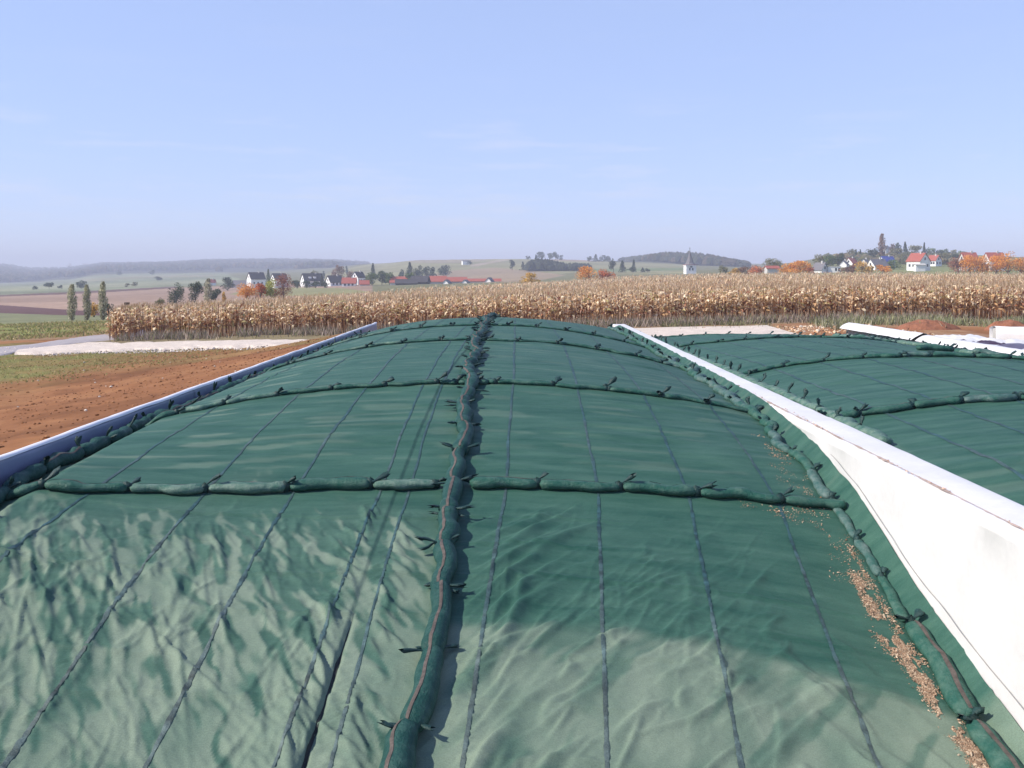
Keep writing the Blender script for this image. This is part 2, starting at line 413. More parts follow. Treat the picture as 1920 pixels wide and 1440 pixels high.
def ground_colour(X, Y, Z):
    """soil, grass and field colours in plan"""
    x = CX + F * X / Y; y = HY + F * (CZ - Z) / Y
    n = fbm(X * 0.12, Y * 0.12, 21); n2 = fbm(X * 0.5, Y * 0.5, 22); n3 = fbm(X / 60, Y / 60, 23)
    c = np.zeros(X.shape + (3,))
    def put(mask, col, amt=1.0):
        m = (np.asarray(mask, float) * amt)[..., None]
        c[:] = c * (1 - m) + np.array(col) * m
    put(np.ones(X.shape), (0.16, 0.155, 0.085))
    # ---- near: red-brown bank, sparse grass towards the track
    near = Y < 82
    put(near, (0.235, 0.104, 0.045))
    put(near, (0.150, 0.064, 0.027), 0.85 * sstep(-0.05, 0.35, n2 + 0.25 * n))
    put(near, (0.33, 0.16, 0.070), 0.6 * sstep(0.0, 0.3, -n2 + 0.3 * n))
    gd = sstep(0, 1, (np.hypot((X + 33) / 19, (Y - 47) / 17) * -1 + 1.35 + 0.7 * n) * 1.4)
    put(near & (X < -7), (0.20, 0.165, 0.062), 0.85 * gd)
    put(near & (X < -7), (0.135, 0.150, 0.045), 0.6 * gd * sstep(-0.1, 0.25, n2))
    put(near & (X > 4) , (0.34, 0.215, 0.13), 0.7 * sstep(-0.2, 0.3, n2))
    # ---- strip of weeds at the foot of the maize, verge beyond the road
    put((Y > 61) & (Y < 70) & (X > -30), (0.20, 0.17, 0.10), 0.9)
    put((Y > 55) & (Y < 70) & (X > 4), (0.34, 0.20, 0.12), 0.5)
    vg = (Y > 70) & (Y < 135) & (X < -24)
    put(vg, (0.245, 0.205, 0.080)); put(vg, (0.185, 0.195, 0.060), sstep(-0.05, 0.25, n + 0.5 * n2)); put(vg, (0.25, 0.145, 0.085), 0.8 * sstep(95, 78, Y + 20 * n))
    # ---- soil below the maize
    corn = inside(X, Y, CORN)
    put(corn, (0.21, 0.13, 0.075))
    # ---- fields of the valley on the left, near to far
    def fld(pts, col, var=0.12):
        m = inside(x, y, pts) & (Y > 118)
        k = 1 + var * np.clip(n3 * 2, -1, 1)
        cc = np.array(col)[None] * (k[..., None] if X.ndim == 1 else k[..., None])
        c[m] = (cc * np.ones(X.shape + (3,)))[m]
    fld([(-900, 606), (-900, 585), (0, 586), (125, 590), (230, 591), (230, 612)], (0.190, 0.195, 0.105))
    fld([(-900, 586), (-900, 568), (0, 571), (120, 579), (250, 588), (250, 592), (120, 591), (0, 587)], (0.115, 0.063, 0.060))
    fld([(-900, 570), (-900, 556), (0, 555), (120, 550), (215, 546), (330, 540), (460, 534), (700, 530), (700, 560), (500, 580), (250, 589), (120, 580), (0, 572)], (0.300, 0.205, 0.150), 0.18)
    fld([(-900, 558), (-900, 552), (0, 552), (120, 547), (215, 542), (330, 536), (330, 540), (215, 547), (120, 552), (0, 556)], (0.130, 0.080, 0.068))
    fld([(-900, 552), (-900, 528), (0, 530), (140, 521), (230, 513), (420, 511), (470, 532), (330, 537), (215, 543), (120, 548), (0, 553)], (0.205, 0.220, 0.135), 0.25)
    fld([(0, 541), (100, 535), (250, 531), (420, 524), (440, 529), (260, 537), (110, 541), (0, 546)], (0.255, 0.260, 0.165))
    fld([(150, 523), (300, 516), (400, 515), (400, 519), (280, 521), (160, 528)], (0.235, 0.225, 0.145))
    fld([(430, 552), (480, 538), (640, 540), (700, 548), (600, 556)], (0.235, 0.225, 0.110))
    # ---- slope behind the village
    fld([(560, 524), (640, 506), (700, 494), (800, 480), (960, 478), (1110, 480), (1130, 505), (900, 530), (700, 534)], (0.225, 0.212, 0.110), 0.18)
    fld([(770, 522), (850, 507), (930, 502), (1000, 508), (1060, 516), (1000, 528), (800, 532)], (0.270, 0.205, 0.135))
    fld([(740, 484), (810, 482), (950, 484), (890, 491), (820, 494), (770, 492)], (0.260, 0.220, 0.150))
    fld([(878, 498), (925, 489), (950, 486), (956, 488), (930, 492), (890, 500)], (0.33, 0.27, 0.20))
    fld([(1010, 484), (1130, 487), (1130, 492), (1040, 489), (1010, 488)], (0.270, 0.205, 0.140))
    fld([(1040, 492), (1180, 490), (1285, 497), (1300, 512), (1150, 516), (1080, 512)], (0.225, 0.213, 0.115), 0.2)
    fld([(1100, 504), (1285, 502), (1285, 507), (1110, 510)], (0.150, 0.180, 0.080))
    # ---- knoll on the right
    fld([(1380, 520), (1520, 500), (1620, 465), (2300, 465), (2300, 526), (1700, 516)], (0.175, 0.185, 0.075), 0.2)
    fld([(1680, 516), (1700, 503), (1790, 500), (1790, 512), (1740, 517)], (0.190, 0.205, 0.085), 0.1)
    wood = ((Y > 2150) & (x < 700 + 40 * n)) | ((Y > 1430) & (x > 1150) & (x < 1400))
    put(wood, (0.055, 0.058, 0.035))
    tr = np.clip(Y / 200, 0.3, 1)
    c *= (1 + 0.16 * n2 + 0.10 * n)[..., None]
    return np.clip(c, 0.01, 0.9)

def cx(px_, Y): return (px_ - CX) / F * Y
CORN = [(-26.3, 67.2), (-8, 66.2), (6, 64.5), (20, 62.8), (34, 62.0), (64, 62.0), (190, 330), (110, 350), (42, 345), (10, 300), (-16, 235), (-34, 135), (-36.5, 100)]

def build_terrain():
    b = np.concatenate([-np.geomspace(1.07, 0.64, 12), np.arange(-0.62, 0.6201, 0.0023), np.geomspace(0.64, 1.07, 12)])
    b = np.concatenate([[b[0]], b, [b[-1]]])
    Y = np.concatenate([np.arange(2, 50, 0.7), np.arange(50, 84, 0.45), np.exp(np.arange(math.log(84.5), math.log(5600), 0.0125))])
    BB, YY = np.meshgrid(b, Y)
    XX = BB * YY
    ZZ = zt(XX, YY)
    c = ground_colour(XX.ravel(), YY.ravel(), ZZ.ravel())
    XX[:, 0], XX[:, -1] = -6200, 6200
    v = np.stack([XX.ravel(), YY.ravel(), ZZ.ravel()], -1)
    f = gridfaces(len(Y), len(b))
    n0 = len(v)
    v = np.vstack([v, [(-3000, 2, -1.5), (3000, 2, -1.5), (3000, -3000, -1.5), (-3000, -3000, -1.5)]])
    f = np.vstack([f, [(n0, n0 + 3, n0 + 2, n0 + 1)]])
    c = np.vstack([c, np.tile((0.2, 0.16, 0.09), (4, 1))])
    tag(link('ground', mesh('ground', v, f, M['terrain'], c, smooth=True)), 'rolling farmland of brown soil, stubble and pale green fields', kind='structure')
build_terrain()

def ribbon(name, e1, e2, mat, lift, label, nu=220, nv=14, rag=0.25):
    """a road or track laid over the ground between two plan edges"""
    e1 = np.array(e1, float); e2 = np.array(e2, float)
    def samp(e):
        d = np.concatenate([[0], np.cumsum(np.hypot(*np.diff(e, axis=0).T))]); t = np.linspace(0, d[-1], nu)
        return np.stack([np.interp(t, d, e[:, 0]), np.interp(t, d, e[:, 1])], -1)
    a, b_ = samp(e1), samp(e2)
    a[:, 1] += rag * fbm(a[:, 0] * 0.9, a[:, 1] * 0.2, 31); b_[:, 1] += rag * fbm(b_[:, 0] * 0.9, b_[:, 1] * 0.2, 37)
    t = np.linspace(0, 1, nv)[None, :, None]
    P = a[:, None] * (1 - t) + b_[:, None] * t
    z = zt(P[..., 0], P[..., 1]) + lift
    z[:, 0] -= lift + 0.15; z[:, -1] -= lift + 0.15
    v = np.concatenate([P, z[..., None]], -1).reshape(-1, 3)
    o = link(name, mesh(name, v, gridfaces(nu, nv), mat, smooth=True))
    return tag(o, label, kind='structure')

def plan(pts):
    """photo-measured points on the ground turned into plan coordinates by walking the sight line to the terrain"""
    out = []
    Ys = np.exp(np.linspace(math.log(20), math.log(800), 3000))
    for x, y in pts:
        X = (x - CX) / F * Ys
        zz = zt(X, Ys); yy = HY + F * (CZ - zz) / Ys
        k = np.argmax(yy <= y)
        out.append((float(X[k]), float(Ys[k])))
    return out
ribbon('farm_road', plan([(-420, 700), (-150, 680), (0, 667), (60, 657), (130, 647), (215, 638), (270, 630)]), plan([(-420, 665), (-150, 658), (0, 651), (70, 645), (130, 636), (215, 626), (270, 618)]), M['asphalt'], 0.06, 'worn pale grey farm road curving behind the maize')
ribbon('gravel_track', plan([(20, 667), (110, 664), (200, 660), (330, 657), (430, 654)]) + [(-10, 54), (-6, 52.5), (0, 50)], plan([(30, 660), (110, 650), (190, 643), (230, 645), (330, 643), (430, 641)]) + [(-13, 61.2), (-7, 60.6), (0, 60.2)], M['gravel'], 0.13, 'white limestone gravel track along the foot of the maize', rag=0.9)
ribbon('gravel_apron', [(-0.5, 47.4), (6, 47.2), (12, 47.2), (14.0, 49.5)], [(-0.5, 61.6), (6, 61.3), (11, 60.8), (14.6, 59.0)], M['gravel'], 0.11, 'white gravel apron behind the covered silage heaps', nu=80, rag=0.6)

# ---------------------------------------------------------------- silage heaps under green net
def smooth_curve(ys, zs):
    g = np.linspace(ys[0], ys[-1], 1200); v = np.interp(g, ys, zs)
    k = np.exp(-np.linspace(-2.2, 2.2, 45) ** 2); k /= k.sum()
    pv = np.concatenate([np.full(22, v[0]), v, np.full(22, v[-1])])
    v = np.convolve(pv, k, 'valid')
    return lambda y: np.interp(y, g, v)
HYS = [3, 5, 6.5, 8, 9.5, 11, 13.1, 15, 17.8, 21, 24.9, 31.5, 38, 43, 45.6, 46.8]
hC = smooth_curve(HYS, [.10, .45, .75, 1.12, 1.50, 1.85, 2.22, 2.62, 3.05, 3.24, 3.33, 3.37, 3.33, 3.08, 2.55, 1.7])
hR = smooth_curve(HYS, [0, .2, .4, .66, .95, 1.32, 1.95, 2.3, 2.55, 2.62, 2.64, 2.66, 2.66, 2.62, 2.35, 1.6])
hL = smooth_curve(HYS, [.3, .7, 1, 1.40, 1.85, 2.24, 2.44, 2.47, 2.47, 2.44, 2.45, 2.45, 2.44, 2.40, 2.2, 1.6])
XL, XM, XR = -6.45, -0.85, 4.45

def heap1(X, Y):
    X = np.asarray(X, float); Y = np.asarray(Y, float)
    c = hC(Y); r = np.clip((X - XM) / (4.15 - XM), 0, 1.2); l = np.clip((XM - X) / (XM - XL), 0, 1)
    z = np.where(X > XM, c + (hR(Y) - c) * r ** 2.1, c + (hL(Y) - c) * l ** 2.5)
    z = z + np.clip((X - 4.18) / 0.27, 0, 1.2) ** 1.3 * 0.24          # edge of the cloth turned up against the wall
    z = z - 0.15 * sstep(-5.85, -6.25, X)
    z = z + np.clip((-6.36 - X) / 0.1, 0, 1.2) ** 1.3 * 0.06
    return z

def slitx(Y): return -1.60 + 0.10 * (Y - 10.5) / 3 + np.where(Y > 13, (Y - 13) * 0.012, 0)

GX0, GX1, GY0, GY1, GR = -6.55, 4.60, 3.0, 13.6, 0.02
def _fold_grid():
    """relief of the loose cloth on the ramp: individual creases, each with a gentle and a steep flank"""
    r = np.random.default_rng(77)
    xs = np.arange(GX0, GX1 + GR, GR); ys = np.arange(GY0, GY1 + GR, GR)
    H = np.zeros((len(ys), len(xs)))
    def crease(x, y, ang, L, w, A, bend, skew=0.55):
        m = L * 0.6 + 4 * w
        cxm, cym = x + 0.5 * L * math.cos(ang), y + 0.5 * L * math.sin(ang)
        i0, i1 = np.searchsorted(xs, [cxm - m, cxm + m]); j0, j1 = np.searchsorted(ys, [cym - m, cym + m])
        if i1 - i0 < 2 or j1 - j0 < 2: return
        X, Y = np.meshgrid(xs[i0:i1], ys[j0:j1])
        dx, dy = X - x, Y - y
        s = (dx * math.cos(ang) + dy * math.sin(ang)) / L
        t = -dx * math.sin(ang) + dy * math.cos(ang) - bend * 4 * s * (1 - s)
        env = np.clip(s, 0, 1) * np.clip(1 - s, 0, 1) * 4
        env = np.where((s > 0) & (s < 1), env ** 0.7, 0)
        ww = w * (0.6 + 0.6 * env)
        q = t / ww
        f = np.where(q > 0, np.exp(-(q / skew) ** 2), np.exp(-(q / 1.5) ** 2))
        H[j0:j1, i0:i1] += A * env * f
    dl = math.atan2(-0.89, 0.45); dr = math.atan2(0.80, 0.60)
    U = r.uniform
    def fade(y, a, b): return float(sstep(b, a, y))
    # chevrons both sides of the double seam
    for y in np.arange(7.2, 12.7, 0.085):
        k = fade(y, 11.9, 12.8)
        for side in (-1, 1):
            if U() < 0.75:
                L = U(0.3, 1.1) if side < 0 else U(0.25, 0.6)
                a = dl + r.normal(0, 0.16)
                x0 = -1.68 + 0.05 * U() if side < 0 else -1.38
                if side < 0: crease(x0 - L * math.cos(a), y + U(0, .1) - L * math.sin(a), a, L, U(0.020, 0.048), k * U(0.011, 0.036), U(-0.06, 0.06), U(0.35, 0.7))
                else: crease(x0, y + U(0, .1), a, L, U(0.02, 0.05), k * U(0.010, 0.030), U(-0.05, 0.05), U(0.35, 0.7))
    # loose folds over the left half
    for q in range(620):
        x, y = U(-6.2, -1.9), U(6.5, 12.7)
        k = fade(y, 11.6, 12.8) * (0.35 + 0.8 * float(sstep(-0.3, 0.2, fbm(x * 0.6, y * 0.6, 71))))
        a = (dl if U() < 0.8 else math.radians(-102)) + r.normal(0, 0.17)
        if U() < 0.06: a = U(0, 3.1)
        L = U(0.25, 0.8) if U() < 0.6 else U(0.8, 1.6)
        crease(x, y, a, L, U(0.018, 0.048), k * U(0.006, 0.027), r.normal(0, 0.04), U(0.25, 0.7))
    # fine crisp creases between the folds
    for q in range(900):
        x, y = U(-6.2, 2.6), U(6.5, 12.5)
        k = fade(y, 11.4, 12.7) * (0.3 + 0.9 * float(sstep(-0.25, 0.25, fbm(x * 0.7, y * 0.7, 73))))
        a = (dl if x < -0.9 else dr) + r.normal(0, 0.22)
        crease(x, y, a, U(0.3, 1.2), U(0.014, 0.026), k * U(0.004, 0.012), r.normal(0, 0.05), U(0.3, 0.8))
    # long tension folds fanning up from the first seam right of the ridge
    for y in np.arange(6.4, 12.0, 0.17):
        a = dr + r.normal(0, 0.10) - 0.06 * (y - 10); L = U(0.7, 1.9)
        k = fade(y, 11.4, 12.6)
        crease(U(-0.62, -0.2), y, a, L, U(0.030, 0.070), k * U(0.014, 0.048), r.normal(0, 0.05), U(0.35, 0.8))
    for q in range(130):
        x, y = U(-0.4, 2.6), U(6.5, 12.2)
        k = fade(y, 11.3, 12.5) * (0.4 + 0.7 * fade(y, 9.0, 11.5))
        crease(x, y, dr + r.normal(0, 0.25), U(0.25, 1.0), U(0.020, 0.055), k * U(0.008, 0.030), r.normal(0, 0.04), U(0.35, 0.9))
    for q in range(40):
        x, y = U(2.5, 3.5), U(6.6, 10.8)
        crease(x, y, math.radians(-62) + r.normal(0, 0.14), U(0.5, 1.4), U(0.04, 0.09), fade(y, 9.0, 11.2) * U(0.008, 0.030), r.normal(0, 0.05), U(0.35, 0.9))
    # short puckers stitched along every seam
    for k_, s_ in enumerate(SEAMS):
        pair = k_ in (3, 4)
        for y in np.arange(6.6, 12.6, 0.055 if pair else 0.075):
            x = float(s_(y)); top = 12.2 if pair else (11.8 if x < -1 else 10.9)
            kk = fade(y, top - 1.2, top + 0.4) * (0.3 + 0.8 * float(sstep(-0.2, 0.4, vnoise(y * 1.4, x * 3.0, 79))))
            for sd in (-1, 1):
                a = (0 if sd > 0 else math.pi) + r.normal(0, 0.25) + (-0.5 if x < -1 else 0.15) * sd
                crease(x - 0.03 * sd, y + U(-.02, .02), a, U(0.10, 0.26), U(0.012, 0.022), kk * U(0.004, 0.013) * (1.4 if pair else 1), 0, 0.8)
    return H
FOLD = []
def fold_grid(X, Y):
    if not FOLD: FOLD.append(_fold_grid())
    H = FOLD[0]
    u = np.clip((X - GX0) / GR, 0, H.shape[1] - 1.001); v = np.clip((Y - GY0) / GR, 0, H.shape[0] - 1.001)
    i = u.astype(int); j = v.astype(int); u = u - i; v = v - j
    return (H[j, i] * (1 - u) + H[j, i + 1] * u) * (1 - v) + (H[j + 1, i] * (1 - u) + H[j + 1, i + 1] * u) * v

def folds(X, Y):
    """folds, puckers and tension lines in the cloth of the big heap; returns relief and painted paleness"""
    X = np.asarray(X, float); Y = np.asarray(Y, float)
    w = 1 - sstep(12.4, 13.0, Y)
    left = 1 - sstep(-1.0, -0.6, X)
    h = fold_grid(X, Y) * w
    h = h + 0.010 * fbm(X * 1.6, Y * 1.2, 81) * w + 0.02 * fbm(X * 0.7, Y * 0.7, 82) * w
    # creases from the folded bale of cloth, across the heap
    for k, yc in enumerate((12.25, 11.45, 10.75, 10.05, 9.4, 8.75, 8.1, 7.4)):
        yy = yc + 0.07 * vnoise(X * 0.55, np.full_like(X, k), 91) + 0.03 * vnoise(X * 2.2, np.full_like(X, k), 92)
        q = (Y - yy) / 0.030
        h = h + (0.013 * np.exp(-q * q) - 0.006 * np.exp(-((Y - yy + 0.06) / 0.04) ** 2)) * sstep(0.0, 0.35, 0.35 + vnoise(X * 0.5, np.full_like(X, k * 3.0), 93)) * w
    h = h + 0.004 * fbm(X * 6, Y * 6, 97) * (0.5 + w)
    # overlap of the two cloths: the left one lies on top; lower down it gapes
    gx = X - slitx(Y)
    h = h + 0.020 * (1 - sstep(-0.015, 0.015, gx)) * np.exp(-np.clip(-gx, 0, None) / 0.5)
    h = h - 0.030 * np.exp(-((gx - 0.025) / 0.020) ** 2) * (1 - sstep(9.5, 10.3, Y))
    # taut part: fine transverse waves
    far = sstep(12.9, 14.2, Y)
    t1 = vnoise(X * 0.8 + 0.3 * Y, Y / 0.26 + 0.7 * np.sin(X * 0.8), 101); t2 = vnoise(X * 1.7, Y / 0.11 + 0.5 * np.sin(X), 103)
    h = h + far * (0.014 * t1 + 0.008 * t2) * (0.35 + sstep(-0.2, 0.3, fbm(X * 0.4, Y * 0.4, 105)))
    # pale sheen of the ramp cloth painted as colour, missing in streaks along the folds
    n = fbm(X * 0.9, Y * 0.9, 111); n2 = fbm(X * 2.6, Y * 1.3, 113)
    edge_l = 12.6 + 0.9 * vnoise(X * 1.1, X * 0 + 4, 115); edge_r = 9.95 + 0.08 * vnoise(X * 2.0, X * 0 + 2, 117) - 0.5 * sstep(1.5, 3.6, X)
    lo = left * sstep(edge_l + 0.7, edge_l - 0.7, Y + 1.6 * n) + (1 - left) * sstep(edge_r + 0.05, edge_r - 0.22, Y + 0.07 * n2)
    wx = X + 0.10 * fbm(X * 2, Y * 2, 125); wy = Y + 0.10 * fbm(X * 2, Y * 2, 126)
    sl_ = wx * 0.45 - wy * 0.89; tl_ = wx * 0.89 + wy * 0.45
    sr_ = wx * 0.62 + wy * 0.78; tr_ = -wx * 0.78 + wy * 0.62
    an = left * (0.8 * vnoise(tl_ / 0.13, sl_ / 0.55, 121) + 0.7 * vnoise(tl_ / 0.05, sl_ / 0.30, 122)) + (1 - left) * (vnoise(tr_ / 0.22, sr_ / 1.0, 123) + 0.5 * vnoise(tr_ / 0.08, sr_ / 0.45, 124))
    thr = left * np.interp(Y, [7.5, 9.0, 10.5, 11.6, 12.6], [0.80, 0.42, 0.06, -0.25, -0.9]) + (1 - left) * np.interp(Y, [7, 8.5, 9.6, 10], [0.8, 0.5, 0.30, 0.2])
    no_sheen = sstep(thr - 0.38, thr + 0.42, an + 0.6 * n) * (0.88 * left + 0.62 * (1 - left))
    d2 = lo * (1 - no_sheen) * (0.86 + 0.45 * n2)
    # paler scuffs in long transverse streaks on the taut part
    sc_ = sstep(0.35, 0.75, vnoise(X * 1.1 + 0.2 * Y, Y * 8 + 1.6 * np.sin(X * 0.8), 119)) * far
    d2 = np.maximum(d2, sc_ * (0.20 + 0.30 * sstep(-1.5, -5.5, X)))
    return h, np.clip(d2, 0, 1)

def seam(y0, *xs):
    ys = [6, 8, 13.1, 17.8, 24.9, 31.5, 46]
    return lambda Y, xs=xs, ys=ys: np.interp(Y, ys, xs)
SEAMS = [seam(0, -5.6, -5.5, -5.25, -5.05, -5.0, -5.0, -5.0), seam(0, -4.0, -3.98, -3.92, -3.72, -3.7, -3.7, -3.7), seam(0, -3.0, -2.9, -2.82, -2.58, -2.6, -2.6, -2.6),
         seam(0, -1.98, -1.88, -1.72, -1.60, -1.56, -1.5, -1.5), seam(0, -1.5, -1.46, -1.36, -1.27, -1.2, -1.15, -1.15),
         seam(0, -0.48, -0.42, -0.12, -0.03, 0.0, 0.0, 0.0), seam(0, 0.68, 0.72, 1.07, 1.10, 1.2, 1.2, 1.2), seam(0, 1.74, 1.80, 2.24, 2.26, 2.27, 2.3, 2.3), seam(0, 2.85, 2.95, 3.40, 3.40, 3.40, 3.4, 3.4)]
PAIR = SEAMS[3:5]

def cloth1(X, Y): return heap1(X, Y) + folds(X, Y)[0]

cover = empty('silage_cover', (0, 3.2, 0.1))
tag(cover, 'big dark green net cover with folds, spread over the silage heap between both walls', 'silage cover')

def child(name, me, parent):
    """part whose geometry is in world coordinates"""
    o = link(name, me, parent)
    o.location = -np.array(parent.location) if parent.rotation_euler.z == 0 else (0, 0, 0)
    return o

def build_cover1():
    xs = np.linspace(XL, XR, 560)
    ys = np.concatenate([np.arange(3.2, 6.8, 0.06), np.arange(6.8, 13.4, 0.02), np.arange(13.4, 26, 0.06), np.arange(26, 46.9, 0.16)])
    X, Y = np.meshgrid(xs, ys)
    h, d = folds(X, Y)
    wob = 0.03 * fbm(Y * 1.3, Y * 0, 131)
    Xo = X + wob * sstep(4.2, 4.45, X)
    Z = heap1(X, Y) + h
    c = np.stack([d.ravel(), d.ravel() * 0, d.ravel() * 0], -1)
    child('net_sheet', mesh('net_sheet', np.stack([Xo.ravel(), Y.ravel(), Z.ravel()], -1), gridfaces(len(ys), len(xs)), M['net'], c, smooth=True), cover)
build_cover1()

def seam_strip(f, surf, y0, y1, parent, w=0.032, step=0.045):
    ys = np.arange(y0, y1, step)
    x = f(ys) + 0.012 * vnoise(ys * 1.5, ys * 0, 140)
    ww = w * (1 + 0.30 * vnoise(ys * 5, ys * 0 + x[0], 141) + 0.30 * vnoise(ys * 21, ys * 0 + x[0], 142))
    cols_ = [x - ww, x, x + ww]
    zz = [surf(q, ys) + (0.008 if k == 1 else 0.006) for k, q in enumerate(cols_)]
    v = np.stack([np.stack([q, ys, z], -1) for q, z in zip(cols_, zz)], 1).reshape(-1, 3)
    k = np.clip(0.10 + 0.9 * sstep(11.8, 8.2, ys) + 0.5 * vnoise(ys * 1.3, ys * 0 + x[0], 143), 0, 1)[:, None]
    c = np.array([[0.024, 0.066, 0.072]]) * (1 - k) + np.array([[0.075, 0.105, 0.098]]) * k
    c = c * (1 + 0.45 * vnoise(ys * 17, ys * 0 + x[0], 145) * sstep(13.2, 12, ys) + 0.2 * vnoise(ys * 6, ys * 0, 146))[:, None]
    child('seam_band', mesh('seam_band', v, gridfaces(len(ys), 3), M['seam'], np.repeat(c, 3, 0), smooth=True), parent)
for k, s_ in enumerate(SEAMS):
    seam_strip(s_, cloth1, 3.6, 45.5, cover, 0.015 if k in (3, 4) else 0.019)

ys_ = np.arange(3.6, 10.05, 0.04)
wg_ = 0.011 * (1 - sstep(9.2, 10.0, ys_)) * (1 + 0.5 * vnoise(ys_ * 4, ys_ * 0, 147)) + 0.001
xg_ = slitx(ys_) + 0.024
v = np.stack([np.stack([xg_ + q * wg_, ys_, cloth1(xg_ + q * wg_, ys_) + 0.007], -1) for q in (-1, 0, 1)], 1).reshape(-1, 3)
child('opening', mesh('opening', v, gridfaces(len(ys_), 3), M['gap'], smooth=True), cover)

# second, lower heap behind the white wall
X2L, X2R = 5.06, 15.0
def heap2(X, Y):
    X = np.asarray(X, float); Y = np.asarray(Y, float)
    e = np.interp(Y, [4, 7, 10, 13, 17, 24, 35, 42, 45.0, 46], [.6, 1.5, 2.15, 2.42, 2.50, 2.46, 2.36, 2.20, 2.05, 1.6])
    r = (X - 10.1) / 5.0
    z = e + np.interp(Y, [4, 10, 17, 24, 35, 42, 46], [.2, .34, .42, .55, .40, .26, .1]) * (1 - np.abs(r) ** 2.2)
    z = z - 0.16 * sstep(11.5, 15, X) * sstep(44, 30, Y)
    return z + np.clip((5.32 - X) / 0.25, 0, 1) ** 1.3 * 0.10
def cloth2(X, Y):
    X = np.asarray(X, float); Y = np.asarray(Y, float)
    t1 = vnoise(X * 0.7 + 0.3 * Y, Y / 0.3 + 0.7 * np.sin(X * 0.7), 151); t2 = vnoise(X * 1.6, Y / 0.14, 153)
    return heap2(X, Y) + 0.014 * t1 + 0.006 * t2 + 0.03 * fbm(X * 0.5, Y * 0.5, 155)
cover2 = empty('silage_cover', (10, 5, 0.6))
tag(cover2, 'lower flatter green net cover on the far side of the white wall', 'silage cover')
def build_cover2():
    xs = np.linspace(X2L, X2R, 150); ys = np.concatenate([np.arange(5, 9, 0.15), np.arange(9, 30, 0.075), np.arange(30, 46, 0.16)])
    X, Y = np.meshgrid(xs, ys)
    Z = cloth2(X, Y)
    d = np.clip(0.25 * sstep(0.2, 0.6, vnoise(X * 0.7, Y * 5, 157)) * sstep(16, 11, Y) + 0.5 * sstep(5.6, 5.2, X) * sstep(0, 0.3, fbm(Y * 0.8, Y * 0, 158)), 0, 1)
    c = np.stack([d.ravel()] * 3, -1)
    child('net_sheet', mesh('net_sheet', np.stack([X.ravel(), Y.ravel(), Z.ravel()], -1), gridfaces(len(ys), len(xs)), M['net'], c, smooth=True), cover2)
    for k in range(8):
        x0 = 6.2 + 1.07 * k
        seam_strip(lambda Y, x0=x0: x0 + 0.05 * np.sin(Y * 0.3 + x0), cloth2, 5.5, 44.5, cover2, 0.028, 0.14)
build_cover2()

# ---------------------------------------------------------------- walls with their film
def profile_sweep(prof, ys, jitter=0.0, seed=0):
    """prof: function Y -> list of (X, Z); returns grid vertices"""
    rows = [prof(y) for y in ys]
    v = np.array([[(x, y, z) for x, z in r] for y, r in zip(ys, rows)])
    return v.reshape(-1, 3), gridfaces(len(ys), len(rows[0]))

rw = empty('silo_wall', (4.75, 5, 0))
tag(rw, 'long silo wall wrapped in gleaming white film between the two green heaps', 'silo wall')
v, f = boxv(4.53, 4.98, 2.5, 46.3, -0.6, 2.60)
child('concrete_core', mesh('concrete_core', v, f, M['concrete']), rw)
WT = 2.64
def film_part(y0, y1, lift, seed, skew0=0.0, skew1=0.0):
    ys = np.linspace(y0, y1, max(8, int((y1 - y0) / 0.16)))
    base = [(5.05, 2.30), (5.05, 2.64), (5.046, 2.655), (5.034, 2.662), (5.01, 2.664), (4.80, 2.66), (4.56, 2.655), (4.515, 2.65), (4.498, 2.64), (4.49, 2.615), (4.489, 2.58), (4.488, 2.1), (4.488, 1.8), (4.488, 1.4), (4.488, 1.0), (4.488, 0.6), (4.488, 0.2), (4.488, -0.2)]
    nb = len(base)
    P = np.zeros((len(ys), nb, 3))
    arc = np.concatenate([[0], np.cumsum(np.hypot(*np.diff(np.array(base), axis=0).T))])
    for j, (bx, bz) in enumerate(base):
        t = (ys - y0) / (y1 - y0)
        yy = ys + skew0 * (1 - t) * arc[j] + skew1 * t * arc[j]
        nn = fbm(yy * 0.7 + 0.35 * j, np.full_like(yy, j * 0.45), seed) * 0.5 + 0.25 * vnoise(yy * 2.4, np.full_like(yy, j * 0.7), seed + 3)
        if j <= 2: dx, dz = 1.0, 0.1
        elif j <= 8: dx, dz = 0.1, 1.0
        else: dx, dz = -1.0, 0.0
        amp = 0.020 if j <= 8 else 0.055
        off = lift + np.abs(nn) * amp
        P[:, j, 0] = bx + dx * off; P[:, j, 1] = yy; P[:, j, 2] = bz + dz * off
    child('film_sheet', mesh('film_sheet', P.reshape(-1, 3), gridfaces(len(ys), nb), M['film'], smooth=True), rw)
film_part(28.5, 46.45, 0.002, 201, 0.0, 0.0)
film_part(20.5, 29.3, 0.012, 203, 0.0, 0.25)
film_part(15.4, 21.2, 0.022, 205, 0.0, -0.2)
film_part(8.85, 16.1, 0.032, 207, -0.35, 0.3)
film_part(2.5, 9.15, 0.044, 209, 0.0, -0.42)
